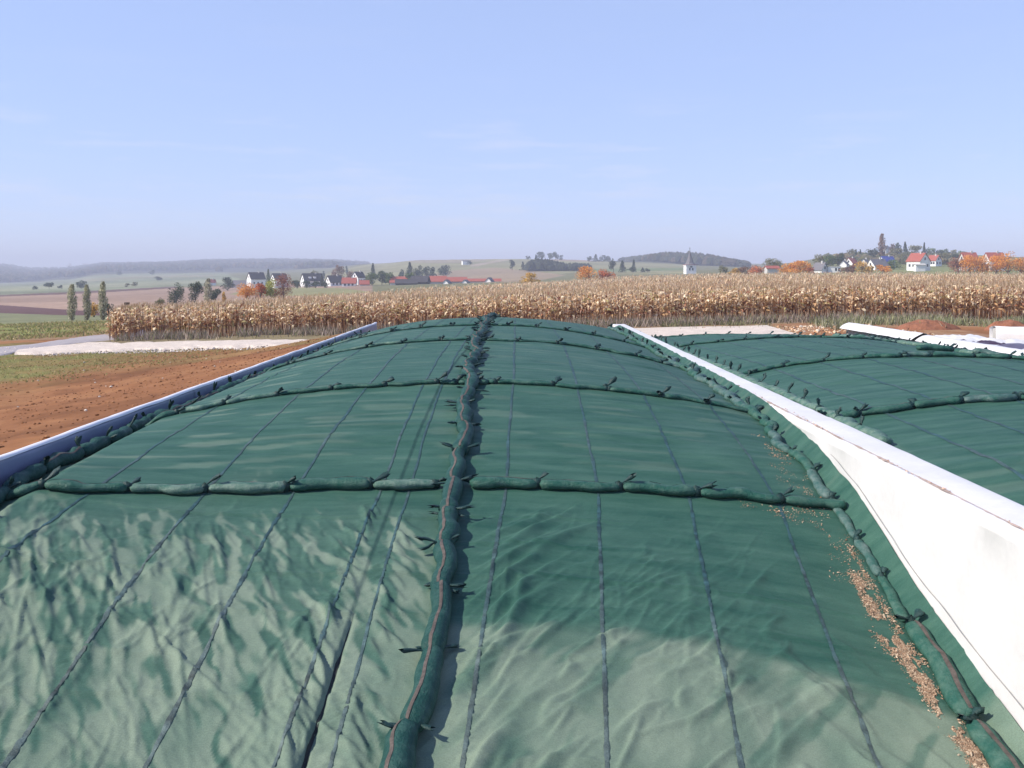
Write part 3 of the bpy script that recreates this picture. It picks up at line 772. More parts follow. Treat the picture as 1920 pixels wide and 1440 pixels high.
# stitched line down the film close to the net, and the fold line
def tube(pts, r, ns=6, closed=False):
    pts = np.asarray(pts, float); n = len(pts)
    d = np.gradient(pts, axis=0); d /= np.linalg.norm(d, axis=1)[:, None] + 1e-9
    up = np.where(np.abs(d[:, 2:3]) > 0.9, np.array([[1.0, 0, 0]]), np.array([[0, 0, 1.0]]))
    s = np.cross(d, up); s /= np.linalg.norm(s, axis=1)[:, None] + 1e-9
    u = np.cross(s, d)
    a = np.linspace(0, 2 * np.pi, ns, endpoint=False)
    r = np.broadcast_to(np.asarray(r, float), (n,))
    v = pts[:, None] + r[:, None, None] * (np.cos(a)[None, :, None] * s[:, None] + np.sin(a)[None, :, None] * u[:, None])
    return v.reshape(-1, 3), gridfaces(n, ns, True)
yy_ = np.linspace(4, 24, 260)
ww_ = np.clip(0.010 + 0.022 * vnoise(yy_ * 2.1, yy_ * 0, 241) + 0.014 * vnoise(yy_ * 9, yy_ * 0, 242), 0.0012, 0.05)
xd_ = 4.545 + 0.012 * vnoise(yy_ * 1.2, yy_ * 0, 243)
zd_ = 2.658 + np.interp(yy_, [4, 9, 9.3, 16, 16.4, 21, 24], [0.052, 0.052, 0.046, 0.046, 0.036, 0.034, 0.028])
v = np.stack([np.stack([xd_ - ww_, yy_, zd_ - 0.002], -1), np.stack([xd_, yy_, zd_ + 0.004], -1), np.stack([xd_ + ww_, yy_, zd_], -1)], 1).reshape(-1, 3)
child('dirt_line', mesh('dirt_line', v, gridfaces(len(yy_), 3), M['dirt'], smooth=True), rw)
yy_ = np.linspace(6.2, 14.2, 70)
v, f = tube(np.stack([np.full_like(yy_, 4.43), yy_, heap1(np.full_like(yy_, 4.45), yy_) + 0.10 + 0.10 * sstep(12.8, 9, yy_) + 0.02 * vnoise(yy_ * 2, yy_ * 0, 5)], -1), 0.004)
child('stitch_line', mesh('stitch_line', v, f, M['thread']), rw)

lw = empty('silo_wall', (-6.7, 5, 0))
tag(lw, 'long silo wall under white film with blue shade painted in, beside the red earth bank', 'silo wall')
v, f = boxv(-6.585, -6.530, 4, 47.6, -0.6, 2.615)
child('concrete_core', mesh('concrete_core', v, f, M['concrete']), lw)
def film_left(y0, y1, lift, seed):
    ys = np.linspace(y0, y1, int((y1 - y0) / 0.2))
    base = [(-6.605, 2.42), (-6.605, 2.56), (-6.60, 2.61), (-6.59, 2.635), (-6.56, 2.64), (-6.535, 2.63), (-6.525, 2.57), (-6.522, 2.4), (-6.52, 2.2), (-6.52, 1.9), (-6.52, 1.5), (-6.52, 1.0)]
    P = np.zeros((len(ys), len(base), 3))
    for j, (bx, bz) in enumerate(base):
        nn = np.abs(fbm(ys * 0.8, np.full_like(ys, j * 0.5), seed)) * 0.03 + lift
        P[:, j, 0] = bx + (nn if j > 5 else (-nn if j < 2 else 0)); P[:, j, 1] = ys; P[:, j, 2] = bz + (nn if 2 <= j <= 5 else 0)
    child('film_sheet', mesh('film_sheet', P.reshape(-1, 3), gridfaces(len(ys), len(base)), M['film_shaded'], smooth=True), lw)
def cap_strip(y0, y1):
    ys = np.linspace(y0, y1, int((y1 - y0) / 0.2))
    base = [(-6.620, 2.46), (-6.620, 2.63), (-6.60, 2.665), (-6.565, 2.672), (-6.53, 2.665), (-6.512, 2.648), (-6.508, 2.63)]
    P = np.zeros((len(ys), len(base), 3))
    for j, (bx, bz) in enumerate(base):
        P[:, j, 0] = bx; P[:, j, 1] = ys; P[:, j, 2] = bz + 0.02 * fbm(ys * 0.9, np.full_like(ys, j * 0.4), 227)
    child('lit_top_strip', mesh('lit_top_strip', P.reshape(-1, 3), gridfaces(len(ys), len(base)), M['film_lit'], smooth=True), lw)
cap_strip(4, 48.0)
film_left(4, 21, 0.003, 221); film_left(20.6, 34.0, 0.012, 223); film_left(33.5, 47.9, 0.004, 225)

# far wall of the second heap with loose white film, a black-backed fold of it and a further wall beyond
fw = empty('silo_wall', (15.4, 26, 1.5))
tag(fw, 'low film-covered wall along the far side of the flatter heap', 'silo wall')
v, f = boxv(15.25, 15.6, 24, 46.6, -0.6, 2.52)
child('concrete_core', mesh('concrete_core', v, f, M['concrete']), fw)
def flat_film(name, parent, prof, ys, mat, seed, amp=0.035):
    P = np.array([[(x, y, z) for x, z in prof(y)] for y in ys])
    n = P.shape[1]
    for j in range(n):
        P[:, j, 2] += amp * np.abs(fbm(ys * 0.9, np.full_like(ys, j * 0.6), seed)); P[:, j, 0] += amp * fbm(ys * 1.1, np.full_like(ys, j * 0.8), seed + 5)
    child(name, mesh(name, P.reshape(-1, 3), gridfaces(len(ys), n), mat, smooth=True), parent)
flat_film('film_sheet', fw, lambda y: [(14.95, 2.46), (15.1, 2.58), (15.25, 2.66), (15.4, 2.72), (15.55, 2.70), (15.64, 2.6), (15.66, 2.2)], np.linspace(38.2, 46.7, 60), M['film'], 231)
flat_film('film_sheet', fw, lambda y: [(15.0 + (38 - y) * 0.015, 2.44), (15.15, 2.56), (15.3, 2.64), (15.5, 2.66), (15.8, 2.52 + 0.02 * np.sin(y)), (16.3, 2.46), (16.9, 2.42 + 0.05 * np.sin(y * 1.7)), (17.6, 2.36 + 0.05 * np.sin(y * 2.3)), (18.4 - 0.3 * np.sin(y), 2.26)], np.linspace(24.5, 38.0, 80), M['film'], 233, 0.05)
flat_film('film_underside', fw, lambda y: [(16.0, 2.58), (16.3, 2.66), (16.7, 2.66), (17.1, 2.60), (17.5, 2.48)], np.linspace(32.0, 33.6, 20), M['film_black'], 235, 0.05)
flat_film('film_sheet', fw, lambda y: [(15.2, 2.60), (15.5, 2.72), (15.8, 2.76), (16.3, 2.70), (16.8, 2.6), (17.4, 2.52)], np.linspace(27.2, 30.6, 30), M['film'], 237, 0.06)
0 and flat_film('film_underside', fw, lambda y: [(15.3, 2.70), (15.7, 2.84), (16.2, 2.80), (17.2, 2.60)], np.linspace(25.6, 27.6, 18), M['film_black'], 239, 0.05)
nw = empty('silo_wall', (21, 43, 1.8))
tag(nw, 'short white-wrapped wall end standing by the red soil mounds', 'silo wall')
v, f = boxv(21, 27, 40.6, 41.1, 1.0, 2.62); v[:, 1] += 3.4 - (v[:, 0] - 21) * 0.6
child('concrete_core', mesh('concrete_core', v, f, M['concrete']), nw)
xs_ = np.linspace(20.9, 27.1, 50)
P = np.array([[(x, y + 3.4 - (x - 21) * 0.6, z + 0.02 * math.sin(x * 2.1 + y * 7)) for y, z in [(40.55, 1.9), (40.55, 2.3), (40.56, 2.62), (40.7, 2.68), (41.0, 2.68), (41.15, 2.6), (41.16, 2.1)]] for x in xs_])
child('film_sheet', mesh('film_sheet', P.reshape(-1, 3), gridfaces(50, 7), M['film'], smooth=True), nw)

ls = empty('plastic_sheet', (19, 43, 2.05)); tag(ls, 'loose crumpled white film with a dark turned-up edge before the soil mounds', 'plastic sheet')
def sheet_patch(name, x0, x1, y0, y1, h, mat, seed, nx=46, ny=26):
    X, Y = np.meshgrid(np.linspace(x0, x1, nx), np.linspace(y0, y1, ny))
    e_ = np.minimum(np.minimum((X - x0) / (x1 - x0), (x1 - X) / (x1 - x0)), np.minimum((Y - y0) / (y1 - y0), (y1 - Y) / (y1 - y0))) * 6
    Xo = X + 0.5 * fbm(Y * 0.9, Y * 0 + seed, seed); Yo = Y + 0.4 * fbm(X * 0.7, X * 0 + seed, seed + 1)
    Z = zt(Xo, Yo) + 0.05 + h * np.clip(e_, 0, 1) * (0.5 + 0.5 * np.abs(fbm(X * 1.3, Y * 1.3, seed + 2)) * 2) + 0.06 * fbm(X * 4, Y * 4, seed + 3)
    child(name, mesh(name, np.stack([Xo, Yo, Z], -1).reshape(-1, 3), gridfaces(ny, nx), mat, smooth=True), ls)
sheet_patch('film', 16.3, 21.2, 39.5, 45.8, 0.22, M['film'], 251)
sheet_patch('turned_edge', 16.9, 19.2, 38.6, 40.0, 0.34, M['film_black'], 255, 30, 12)
# ---------------------------------------------------------------- gravel bags holding the nets down
ORD = ['zeroth', 'first', 'second', 'third', 'fourth', 'fifth', 'sixth', 'seventh', 'eighth', 'ninth', 'tenth', 'eleventh', 'twelfth', 'thirteenth', 'fourteenth', 'fifteenth', 'sixteenth', 'seventeenth', 'eighteenth', 'nineteenth']
_T = ['', '', 'twenty', 'thirty', 'forty']
_TH = ['', '', 'twentieth', 'thirtieth', 'fortieth']
def ordinal(n):
    if n < 20: return ORD[n]
    return _TH[n // 10] if n % 10 == 0 else _T[n // 10] + '-' + ORD[n % 10]

def lump(c, rx, ry, rz, seed, n=6, m=8, rough=0.25):
    th = np.linspace(0.0, np.pi, n); ph = np.linspace(0, 2 * np.pi, m, endpoint=False)
    T, Pp = np.meshgrid(th, ph, indexing='ij')
    k = 1 + rough * vnoise(T * 2.1 + seed * 3.7, Pp * 1.3 + seed, 7)
    v = np.stack([c[0] + rx * k * np.sin(T) * np.cos(Pp), c[1] + ry * k * np.sin(T) * np.sin(Pp), c[2] + rz * k * np.cos(T)], -1).reshape(-1, 3)
    return v, gridfaces(n, m, True)

def tail(p, d, L, w, seed):
    """crumpled tied-off end of a bag, flaring from the knot"""
    d = np.array(d, float); d /= np.linalg.norm(d)
    t = np.linspace(0, 1, 7)
    side = np.cross(d, [0, 0, 1.0]); side /= np.linalg.norm(side) + 1e-9
    bend = 0.25 * vnoise(t * 1.5 + seed, t * 0 + seed, 5)
    cen = p + d * (L * t)[:, None] + side * (bend * L)[:, None]
    wv = w * np.array([0.55, 0.38, 0.42, 0.62, 0.85, 1.0, 0.8])
    a = np.linspace(0, 2 * np.pi, 8, endpoint=False)
    up = np.cross(side, d)
    k = 1 + 0.5 * vnoise(a[None, :] * 1.7 + seed, t[:, None] * 2.5, 9) * t[:, None]
    end = np.zeros((7, 8)); end[-1] = 0.3 * L * vnoise(a * 1.9, a * 0 + seed, 3)
    v = cen[:, None] + (wv[:, None] * k * np.cos(a))[..., None] * side + (0.5 * wv[:, None] * k * np.sin(a))[..., None] * up + end[..., None] * d
    return v.reshape(-1, 3), gridfaces(7, 8, True)

BAGN = [0]
def make_bag(surf, XY, s0, s1, r, mat, label, group, stripe=(125, 0.016), tails=(), seed=None, sink=0.62, wob=0.02, flat=(1.22, 0.76), lift=0.0, knot_r=None):
    knot_r = knot_r or max(0.062, 0.93 * r)
    BAGN[0] += 1
    seed = BAGN[0] * 1.37 if seed is None else seed
    n, m = 17, 14
    t = np.linspace(0, 1, n)
    t = np.concatenate([[0, 0.012, 0.035], t[1:-1], [0.965, 0.988, 1]])
    n = len(t)
    s = s0 + (s1 - s0) * t
    P = np.array([XY(q) for q in s], float)
    tan = np.gradient(P, axis=0); tan /= np.linalg.norm(tan, axis=1)[:, None] + 1e-9
    lat = np.stack([tan[:, 1], -tan[:, 0]], -1)
    env = np.sin(np.pi * t)
    P = P + lat * (wob * env * vnoise(t * 2.6 + seed, t * 0 + seed, 11) * 2)[:, None]
    k = np.clip(np.minimum(t, 1 - t) / 0.13, 0, 1)
    prof = 0.30 + 0.70 * np.sqrt(1 - (1 - k) ** 2)
    prof[0] = prof[-1] = 0.05
    prof = prof * (1 + 0.20 * vnoise(t * 4.5 + seed, t * 0, 13))
    z = surf(P[:, 0], P[:, 1]) + sink * r * (0.75 + 0.25 * prof) + lift
    C3 = np.concatenate([P, z[:, None]], -1)
    d = np.gradient(C3, axis=0); d /= np.linalg.norm(d, axis=1)[:, None] + 1e-9
    side = np.cross(d, [0, 0, 1.0]); side /= np.linalg.norm(side, axis=1)[:, None] + 1e-9
    up = np.cross(side, d)
    a = np.linspace(0, 2 * np.pi, m, endpoint=False)
    def ringpts(a, extra=0.0, prof_=prof):
        A = a[None, :]
        cr = 0.10 * vnoise(np.cos(A) * 2.3 + np.sin(A) * 0.6 + seed * 2, t[:, None] * 11 + np.sin(A) * 2, 15) + 0.10 * (1 - k)[:, None] * np.cos(5 * A + seed)
        rr = r * prof_[:, None] * (1 + cr) + extra
        return C3[:, None] + (rr * flat[0] * np.cos(A))[..., None] * side[:, None] + (rr * flat[1] * np.sin(A))[..., None] * up[:, None]
    base = C3[n // 2] - np.array([0, 0, sink * r])
    e = empty('gravel_bag', base)
    tag(e, label, 'gravel bag', group)
    child('body', mesh('body', ringpts(a).reshape(-1, 3), gridfaces(n, m, True), mat, smooth=True), e)
    if stripe:
        sa = math.radians(stripe[0]) + 0.18 * vnoise(t * 1.5 + seed, t * 0, 17)
        da = stripe[1] / r
        rows = []
        for q in (-1, 0, 1):
            pts = []
            for i in range(n):
                ang = sa[i] + q * da
                A = np.array([ang]); cr = 0.10 * vnoise(np.cos(A) * 2.3 + np.sin(A) * 0.6 + seed * 2, t[i] * 11 + np.sin(A) * 2, 15) + 0.10 * (1 - k[i]) * np.cos(5 * A + seed)
                rr = r * prof[i] * (1 + cr[0]) + (0.005 if q == 0 else 0.003)
                pts.append(C3[i] + rr * flat[0] * math.cos(ang) * side[i] + rr * flat[1] * math.sin(ang) * up[i])
            rows.append(pts)
        v = np.array(rows).transpose(1, 0, 2)[2:-2].reshape(-1, 3)
        child('stripe', mesh('stripe', v, gridfaces(n - 4, 3), M['stripe'], smooth=True), e)
    for (end, dirv, L, w) in tails:
        i = -2 if end else 1
        p = C3[i]
        mb = MB()
        ax = np.abs(d[i])
        v, f = lump(p, knot_r * (0.7 + 0.3 * ax[0]), knot_r * (0.7 + 0.3 * ax[1]), knot_r, seed + end)
        mb.add(v, f)
        v, f = tail(p + np.array([0, 0, knot_r * 0.4]), dirv, L, w, seed + 2 * end)
        mb.add(v, f)
        child('knot', mb.build('knot', M['knot'], True), e)
    return e

def yof(pts):
    xs, ys = zip(*pts)
    return lambda x: float(np.interp(x, xs, ys))

SIDE_A, SIDE_B = 'earth bank side', 'white wall side'
def cross_row(rowname, surf, yf, xk, r, group, dusty, ridge_gap=(-1.0, -0.62), tl=0.21, tw=0.068, count_from='earth bank'):
    n = 0
    for i in range(len(xk) - 1):
        a, b_ = xk[i], xk[i + 1]
        if ridge_gap and a <= ridge_gap[0] + 0.02 and b_ >= ridge_gap[1] - 0.02 and b_ - a < 0.6: continue
        n += 1
        mid = 0.5 * (a + b_)
        mat = M['bag_dusty'] if -5.6 < mid < dusty and random.random() < 0.85 else (M['bag_grey'] if random.random() < 0.07 and not rowname.startswith('front') else M['bag'])
        ang = random.uniform(-0.1, 0.75)
        tails = [(1, (math.cos(ang), math.sin(ang) * 1.2, random.uniform(0.25, 0.8)), tl * random.uniform(0.6, 1.15), tw * random.uniform(0.8, 1.2))]
        if random.random() < 0.3: tails.append((0, (-0.5, random.uniform(-0.6, 0.8), 0.3), tl * 0.5, tw))
        if i == len(xk) - 2: tails = [] if rowname.startswith('front') else tails
        make_bag(surf, lambda x: (x, yf(x)), a + 0.02, b_ - 0.02, r * random.uniform(0.92, 1.08), mat,
                 f'green gravel bag, {ordinal(n)} from the {count_from} in the {rowname}', group, (random.uniform(104, 138), 0.013), tails, wob=0.045)

cross_row('front row of the big net', cloth1, yof([(-6.4, 12.45), (-5, 12.7), (-2, 13.05), (0, 13.15), (4.3, 13.1)]), [-6.38, -5.83, -4.83, -3.9, -2.9, -1.83, -1.0, -0.60, .31, 1.38, 2.38, 3.46, 4.30], 0.084, 'bags of the front crossing row', -1.2)
cross_row('second row of the big net', cloth1, yof([(-6.3, 17.0), (-4, 17.6), (0, 17.9), (4.3, 17.7)]), [-6.3, -5.7, -4.97, -4.1, -3.18, -2.25, -1.34, -1.03, -0.66, -.33, .70, 1.64, 2.58, 3.37, 4.25], 0.056, 'bags of the second crossing row', -2.6)
cross_row('third row of the big net', cloth1, yof([(-6.3, 24.6), (-2, 24.9), (1, 25.0), (4.3, 24.7)]), [-6.25, -5.5, -4.6, -3.6, -2.75, -1.81, -1.1, -0.72, .07, 1.07, 2.03, 2.99, 3.6, 4.25], 0.049, 'bags of the third crossing row', -3.0)
cross_row('fourth row of the big net', cloth1, yof([(-6.3, 31.2), (0, 31.5), (4.3, 31.3)]), [-6.25, -5.7, -4.75, -3.8, -2.9, -1.94, -1.17, -0.78, -.2, .7, 1.6, 2.45, 3.4, 4.25], 0.045, 'bags of the fourth crossing row', -3.5)

# ridge line along the big heap: fat overlapping bags, tails sticking out on both sides
ridge_x = yof([(6.0, -1.10), (7.4, -0.97), (8.2, -0.88), (9.2, -0.76), (10.5, -0.76), (11.6, -0.80), (13.1, -0.78), (15, -0.75), (16.6, -0.84), (17.8, -0.73), (19.4, -0.90), (21.5, -0.78), (23.2, -0.95), (24.9, -0.96), (27.5, -0.84), (30, -0.98), (32, -0.88), (35, -1.02), (39, -0.80), (43, -0.84), (46.3, -0.72)])
y, n = 6.3, 0
while y < 45.6:
    L = random.uniform(0.88, 1.12)
    n += 1
    tails = []
    for sgn in (1, -1):
        for q in range(2):
            if random.random() < (0.9 if q == 0 else 0.5):
                tails.append((1 if q == 0 else 0, (sgn, random.uniform(-0.4, 0.4), random.uniform(-0.15, 0.45)), random.uniform(0.16, 0.30), random.uniform(0.03, 0.05)))
    lab = f'fat green gravel bag, {ordinal(n)} from the camera end of the ridge line'
    make_bag(cloth1, lambda q: (ridge_x(q), q), y - 0.05, y + L + 0.06, 0.098 * random.uniform(0.88, 1.12), M['bag_ridge'], lab, 'bags of the lengthwise ridge line', (random.uniform(88, 118), 0.014), tails, wob=0.035, flat=(1.12, 0.95), sink=0.72, knot_r=0.07)
    y += L

# chain along the bluish wall
y, n = 8.6, 0
while y < 46.2:
    L = random.uniform(0.9, 1.1); n += 1
    tails = [(1, (random.uniform(-0.3, 0.9), random.uniform(-0.6, 0.3), random.uniform(0.5, 1.3)), random.uniform(0.14, 0.3), 0.045)]
    if random.random() < 0.4: tails.append((0, (0.8, 0.3, 0.4), 0.16, 0.04))
    make_bag(cloth1, lambda q: (-6.30 + 0.03 * math.sin(q * 1.7), q), y, y + L, 0.105 * random.uniform(0.9, 1.1), M['bag_ridge'], f'dark green gravel bag, {ordinal(n)} along the bluish film wall', 'bags along the bluish wall', (60, 0.014) if random.random() < 0.5 else None, tails, wob=0.03, flat=(1.05, 1.0), sink=0.85, knot_r=0.07)
    y += L

# chain along the white wall: a few striped bags near the ramp foot, then shiny crumpled ones
spec = [(6.6, 7.75, 'bag', True), (7.8, 9.15, 'bag', True), (9.2, 10.72, 'bag', True)]
n = 0
for a, b_, mm, stp in spec:
    n += 1
    make_bag(cloth1, lambda q: (4.16 + 0.03 * math.sin(q * 1.3), q), a, b_, 0.092, M[mm], f'green gravel bag with a beige stripe, {ordinal(n)} at the foot of the white film', 'striped bags at the foot of the white film', (78, 0.019),
             [(1, (0.5, 0.4, 0.3), 0.15, 0.05), (1, (-0.9, -0.3, 0.25), 0.17, 0.045)], wob=0.02, sink=0.7, knot_r=0.085)
for a, b_, mm in ((10.78, 11.6, 'bag'), (11.62, 12.35, 'bag_grey'), (12.38, 13.3, 'bag_grey')):
    n += 1
    make_bag(cloth1, lambda q: (4.17 + 0.02 * math.sin(q * 2.3), q), a, b_, 0.052, M[mm], f'slim half-buried bag, {ordinal(n - 3)} of three between the striped bags and the front row', 'slim bags at the net edge', None, [(1, (0.3, 0.5, 0.4), 0.12, 0.04)], wob=0.02)
n = 0
y = 13.35
while y < 45.8:
    L = random.uniform(0.8, 1.1); n += 1
    tails = [(1, (random.uniform(-1, 0.6), random.uniform(-0.5, 0.5), random.uniform(0.2, 0.8)), random.uniform(0.1, 0.22), 0.05)]
    make_bag(cloth1, lambda q: (4.13 + 0.05 * math.sin(q * 1.9), q), y, y + L + 0.05, 0.082 * random.uniform(0.85, 1.1), M['bag_grey'] if random.random() < 0.45 else M['bag'], f'shiny grey-green gravel bag, {ordinal(n)} along the white wall behind the front row', 'bags along the white wall', None, tails, wob=0.06, flat=(1.15, 0.85), knot_r=0.06)
    y += L

# second heap
cross_row('near row of the lower net', cloth2, lambda x: 16.9 + 0.1 * math.sin(x), [5.12, 5.72, 6.64, 7.5, 8.43, 9.4, 10.3], 0.085, 'bags of the near row on the lower net', 0, None, count_from='white wall')
cross_row('middle row of the lower net', cloth2, lambda x: 24.3 + 0.16 * math.sin(x * 1.2) - 0.25 * max(0, x - 9.5), [5.2, 5.66, 6.5, 7.45, 8.33, 9.2, 9.9, 10.9, 11.7, 12.5, 13.4], 0.068, 'bags of the middle row on the lower net', 0, None, count_from='white wall')
cross_row('far row of the lower net', cloth2, lambda x: 34.6 + 0.15 * math.sin(x * 1.4) + 0.12 * (x - 5), [5.3, 6.1, 7.0, 7.9, 9.0, 9.9, 10.7, 11.6, 12.5, 13.4], 0.056, 'bags of the far row on the lower net', 0, None, count_from='white wall')
cross_row('end row of the lower net', cloth2, lambda x: 43.9 + 0.1 * math.sin(x * 2), [5.2, 6.2, 7.2, 8.2, 9.2, 10.1, 11.1, 12.0, 13.0, 14.0], 0.058, 'bags at the far end of the lower net', 0, None, count_from='white wall')
y, n = 14.5, 0
while y < 43:
    L = random.uniform(0.9, 1.2); n += 1
    make_bag(cloth2, lambda q: (5.30 + 0.03 * math.sin(q), q), y, y + L, 0.095, M['bag_dusty'], f'small bag peeping over the wall, {ordinal(n)} along the lower net edge', 'bags on the lower net along the white wall', None,
             [(1, (random.uniform(-0.4, 0.6), 0.2, random.uniform(0.8, 1.6)), random.uniform(0.15, 0.26), 0.05)], wob=0.03, lift=0.02)
    y += L
for ln, (x0, nm) in enumerate(((14.55, 'outer'), (14.1, 'inner'))):
    y, n = 26.0 + ln * 1.5, 0
    while y < 43.4:
        L = random.uniform(0.9, 1.3); n += 1
        make_bag(cloth2, lambda q: (x0 + 0.12 * math.sin(q * 1.1 + ln) - 0.012 * (q - 30), q), y, y + L, 0.115 * random.uniform(0.9, 1.15), random.choice([M['bag_grey'], M['bag_dusty'], M['bag']]),
                 f'crumpled grey-green bag, {ordinal(n)} in the {nm} line before the low film wall', f'bags of the {nm} line along the low film wall', (110, 0.014) if random.random() < 0.3 else None,
                 [(1, (random.uniform(-1, 1), random.uniform(-0.6, 0.6), random.uniform(0.3, 0.9)), random.uniform(0.12, 0.25), 0.05)], wob=0.08)
        y += L
for k, (xx, yy0, ang, lab) in enumerate(((11.4, 27.6, 0.15, 'stray green bag lying askew on the lower net near the film wall'), (12.6, 26.6, -0.35, 'stray grey bag lying slantwise on the lower net below the askew one'))):
    make_bag(cloth2, lambda q, xx=xx, yy0=yy0, ang=ang: (xx + q * math.cos(ang), yy0 + q * math.sin(ang) * 1.5), -0.5, 0.55, 0.11, M['bag' if k == 0 else 'bag_grey'], lab, None, (110, 0.014), [(1, (0.7, 0.5, 0.5), 0.22, 0.05)], wob=0.08)

# ---------------------------------------------------------------- spilt maize chaff along the edge of the net, soil crumbs on the wall
def flakes(name, X, Y, Z, size, cols, mat, label, asp=2.2):
    n = len(X)
    a = rng.uniform(0, 2 * np.pi, n); el = rng.uniform(-0.35, 0.35, n)
    L = size * rng.lognormal(-0.15, 0.5, n); W = L / asp
    d = np.stack([np.cos(a) * np.cos(el), np.sin(a) * np.cos(el), np.sin(el)], -1); s = np.stack([-np.sin(a), np.cos(a), 0 * a], -1)
    c = np.stack([X, Y, Z], -1)
    up = np.array([0, 0, 1.0])
    v = np.stack([c - d * L[:, None] / 2, c + s * W[:, None] / 2, c + d * L[:, None] / 2, c - s * W[:, None] / 2, c + up * (W * 0.7)[:, None]], 1)
    base = np.arange(n)[:, None] * 5
    f = np.concatenate([base + np.array(q)[None] for q in ((0, 1, 4), (1, 2, 4), (2, 3, 4), (3, 0, 4))])
    o = link(name, mesh(name, v.reshape(-1, 3), f, mat, np.repeat(cols, 5, 0)))
    return tag(o, label, kind='stuff')
def pick(palette, n, var=0.15):
    p = np.array(palette)[rng.integers(0, len(palette), n)]
    return p * (1 + var * rng.standard_normal((n, 1))).clip(0.5, 1.6)
CH = [(0.30, 0.195, 0.125), (0.36, 0.25, 0.165), (0.23, 0.145, 0.09), (0.42, 0.33, 0.235)]
XX, YY = [], []
def streak(x0, y0, x1, y1, w, n):
    t = rng.uniform(0, 1, n); XX.append(x0 + (x1 - x0) * t + w * rng.standard_normal(n)); YY.append(y0 + (y1 - y0) * t + 0.06 * rng.standard_normal(n))
streak(3.98, 8.3, 3.92, 10.0, 0.050, 15000)
streak(3.93, 10.05, 3.88, 10.45, 0.08, 5000)
streak(3.85, 10.6, 3.90, 11.6, 0.04, 4500)
streak(4.02, 10.5, 4.04, 12.2, 0.025, 1200)
streak(4.0, 7.2, 4.02, 7.7, 0.05, 1500)
for k in range(46):
    x_ = rng.uniform(3.55, 4.05); y_ = rng.uniform(11.4, 16.0); streak(x_, y_, x_ + 0.2, y_ - 0.03, 0.018, 36)
streak(2.9, 12.95, 4.0, 12.9, 0.05, 260); streak(3.3, 12.8, 3.7, 12.6, 0.05, 120)
XX, YY = np.concatenate(XX), np.concatenate(YY)
kp = fbm(XX * 6, YY * 3.2, 305) + 0.35 * fbm(XX * 25, YY * 14, 306) > -0.20
XX, YY = XX[kp], YY[kp]
flakes('maize_chaff', XX, YY, cloth1(XX, YY) + rng.uniform(-0.004, 0.008, len(XX)), 0.017, pick(CH, len(XX)), M['chaff'], 'orange-tan maize chaff spilt along the net edge')
n = 420
Yc = rng.uniform(6, 24, n); Xc = 4.56 + 0.012 * rng.standard_normal(n) + 0.02 * np.sin(Yc * 2)
keep = vnoise(Yc * 0.9, Yc * 0, 301) > 0.0
flakes('soil_crumbs', Xc[keep], Yc[keep], np.full(keep.sum(), 2.71), 0.022, pick([(0.5, 0.34, 0.26), (0.36, 0.22, 0.16), (0.6, 0.46, 0.38)], keep.sum()), M['chaff'], 'brown soil crumbs on top of the white film')
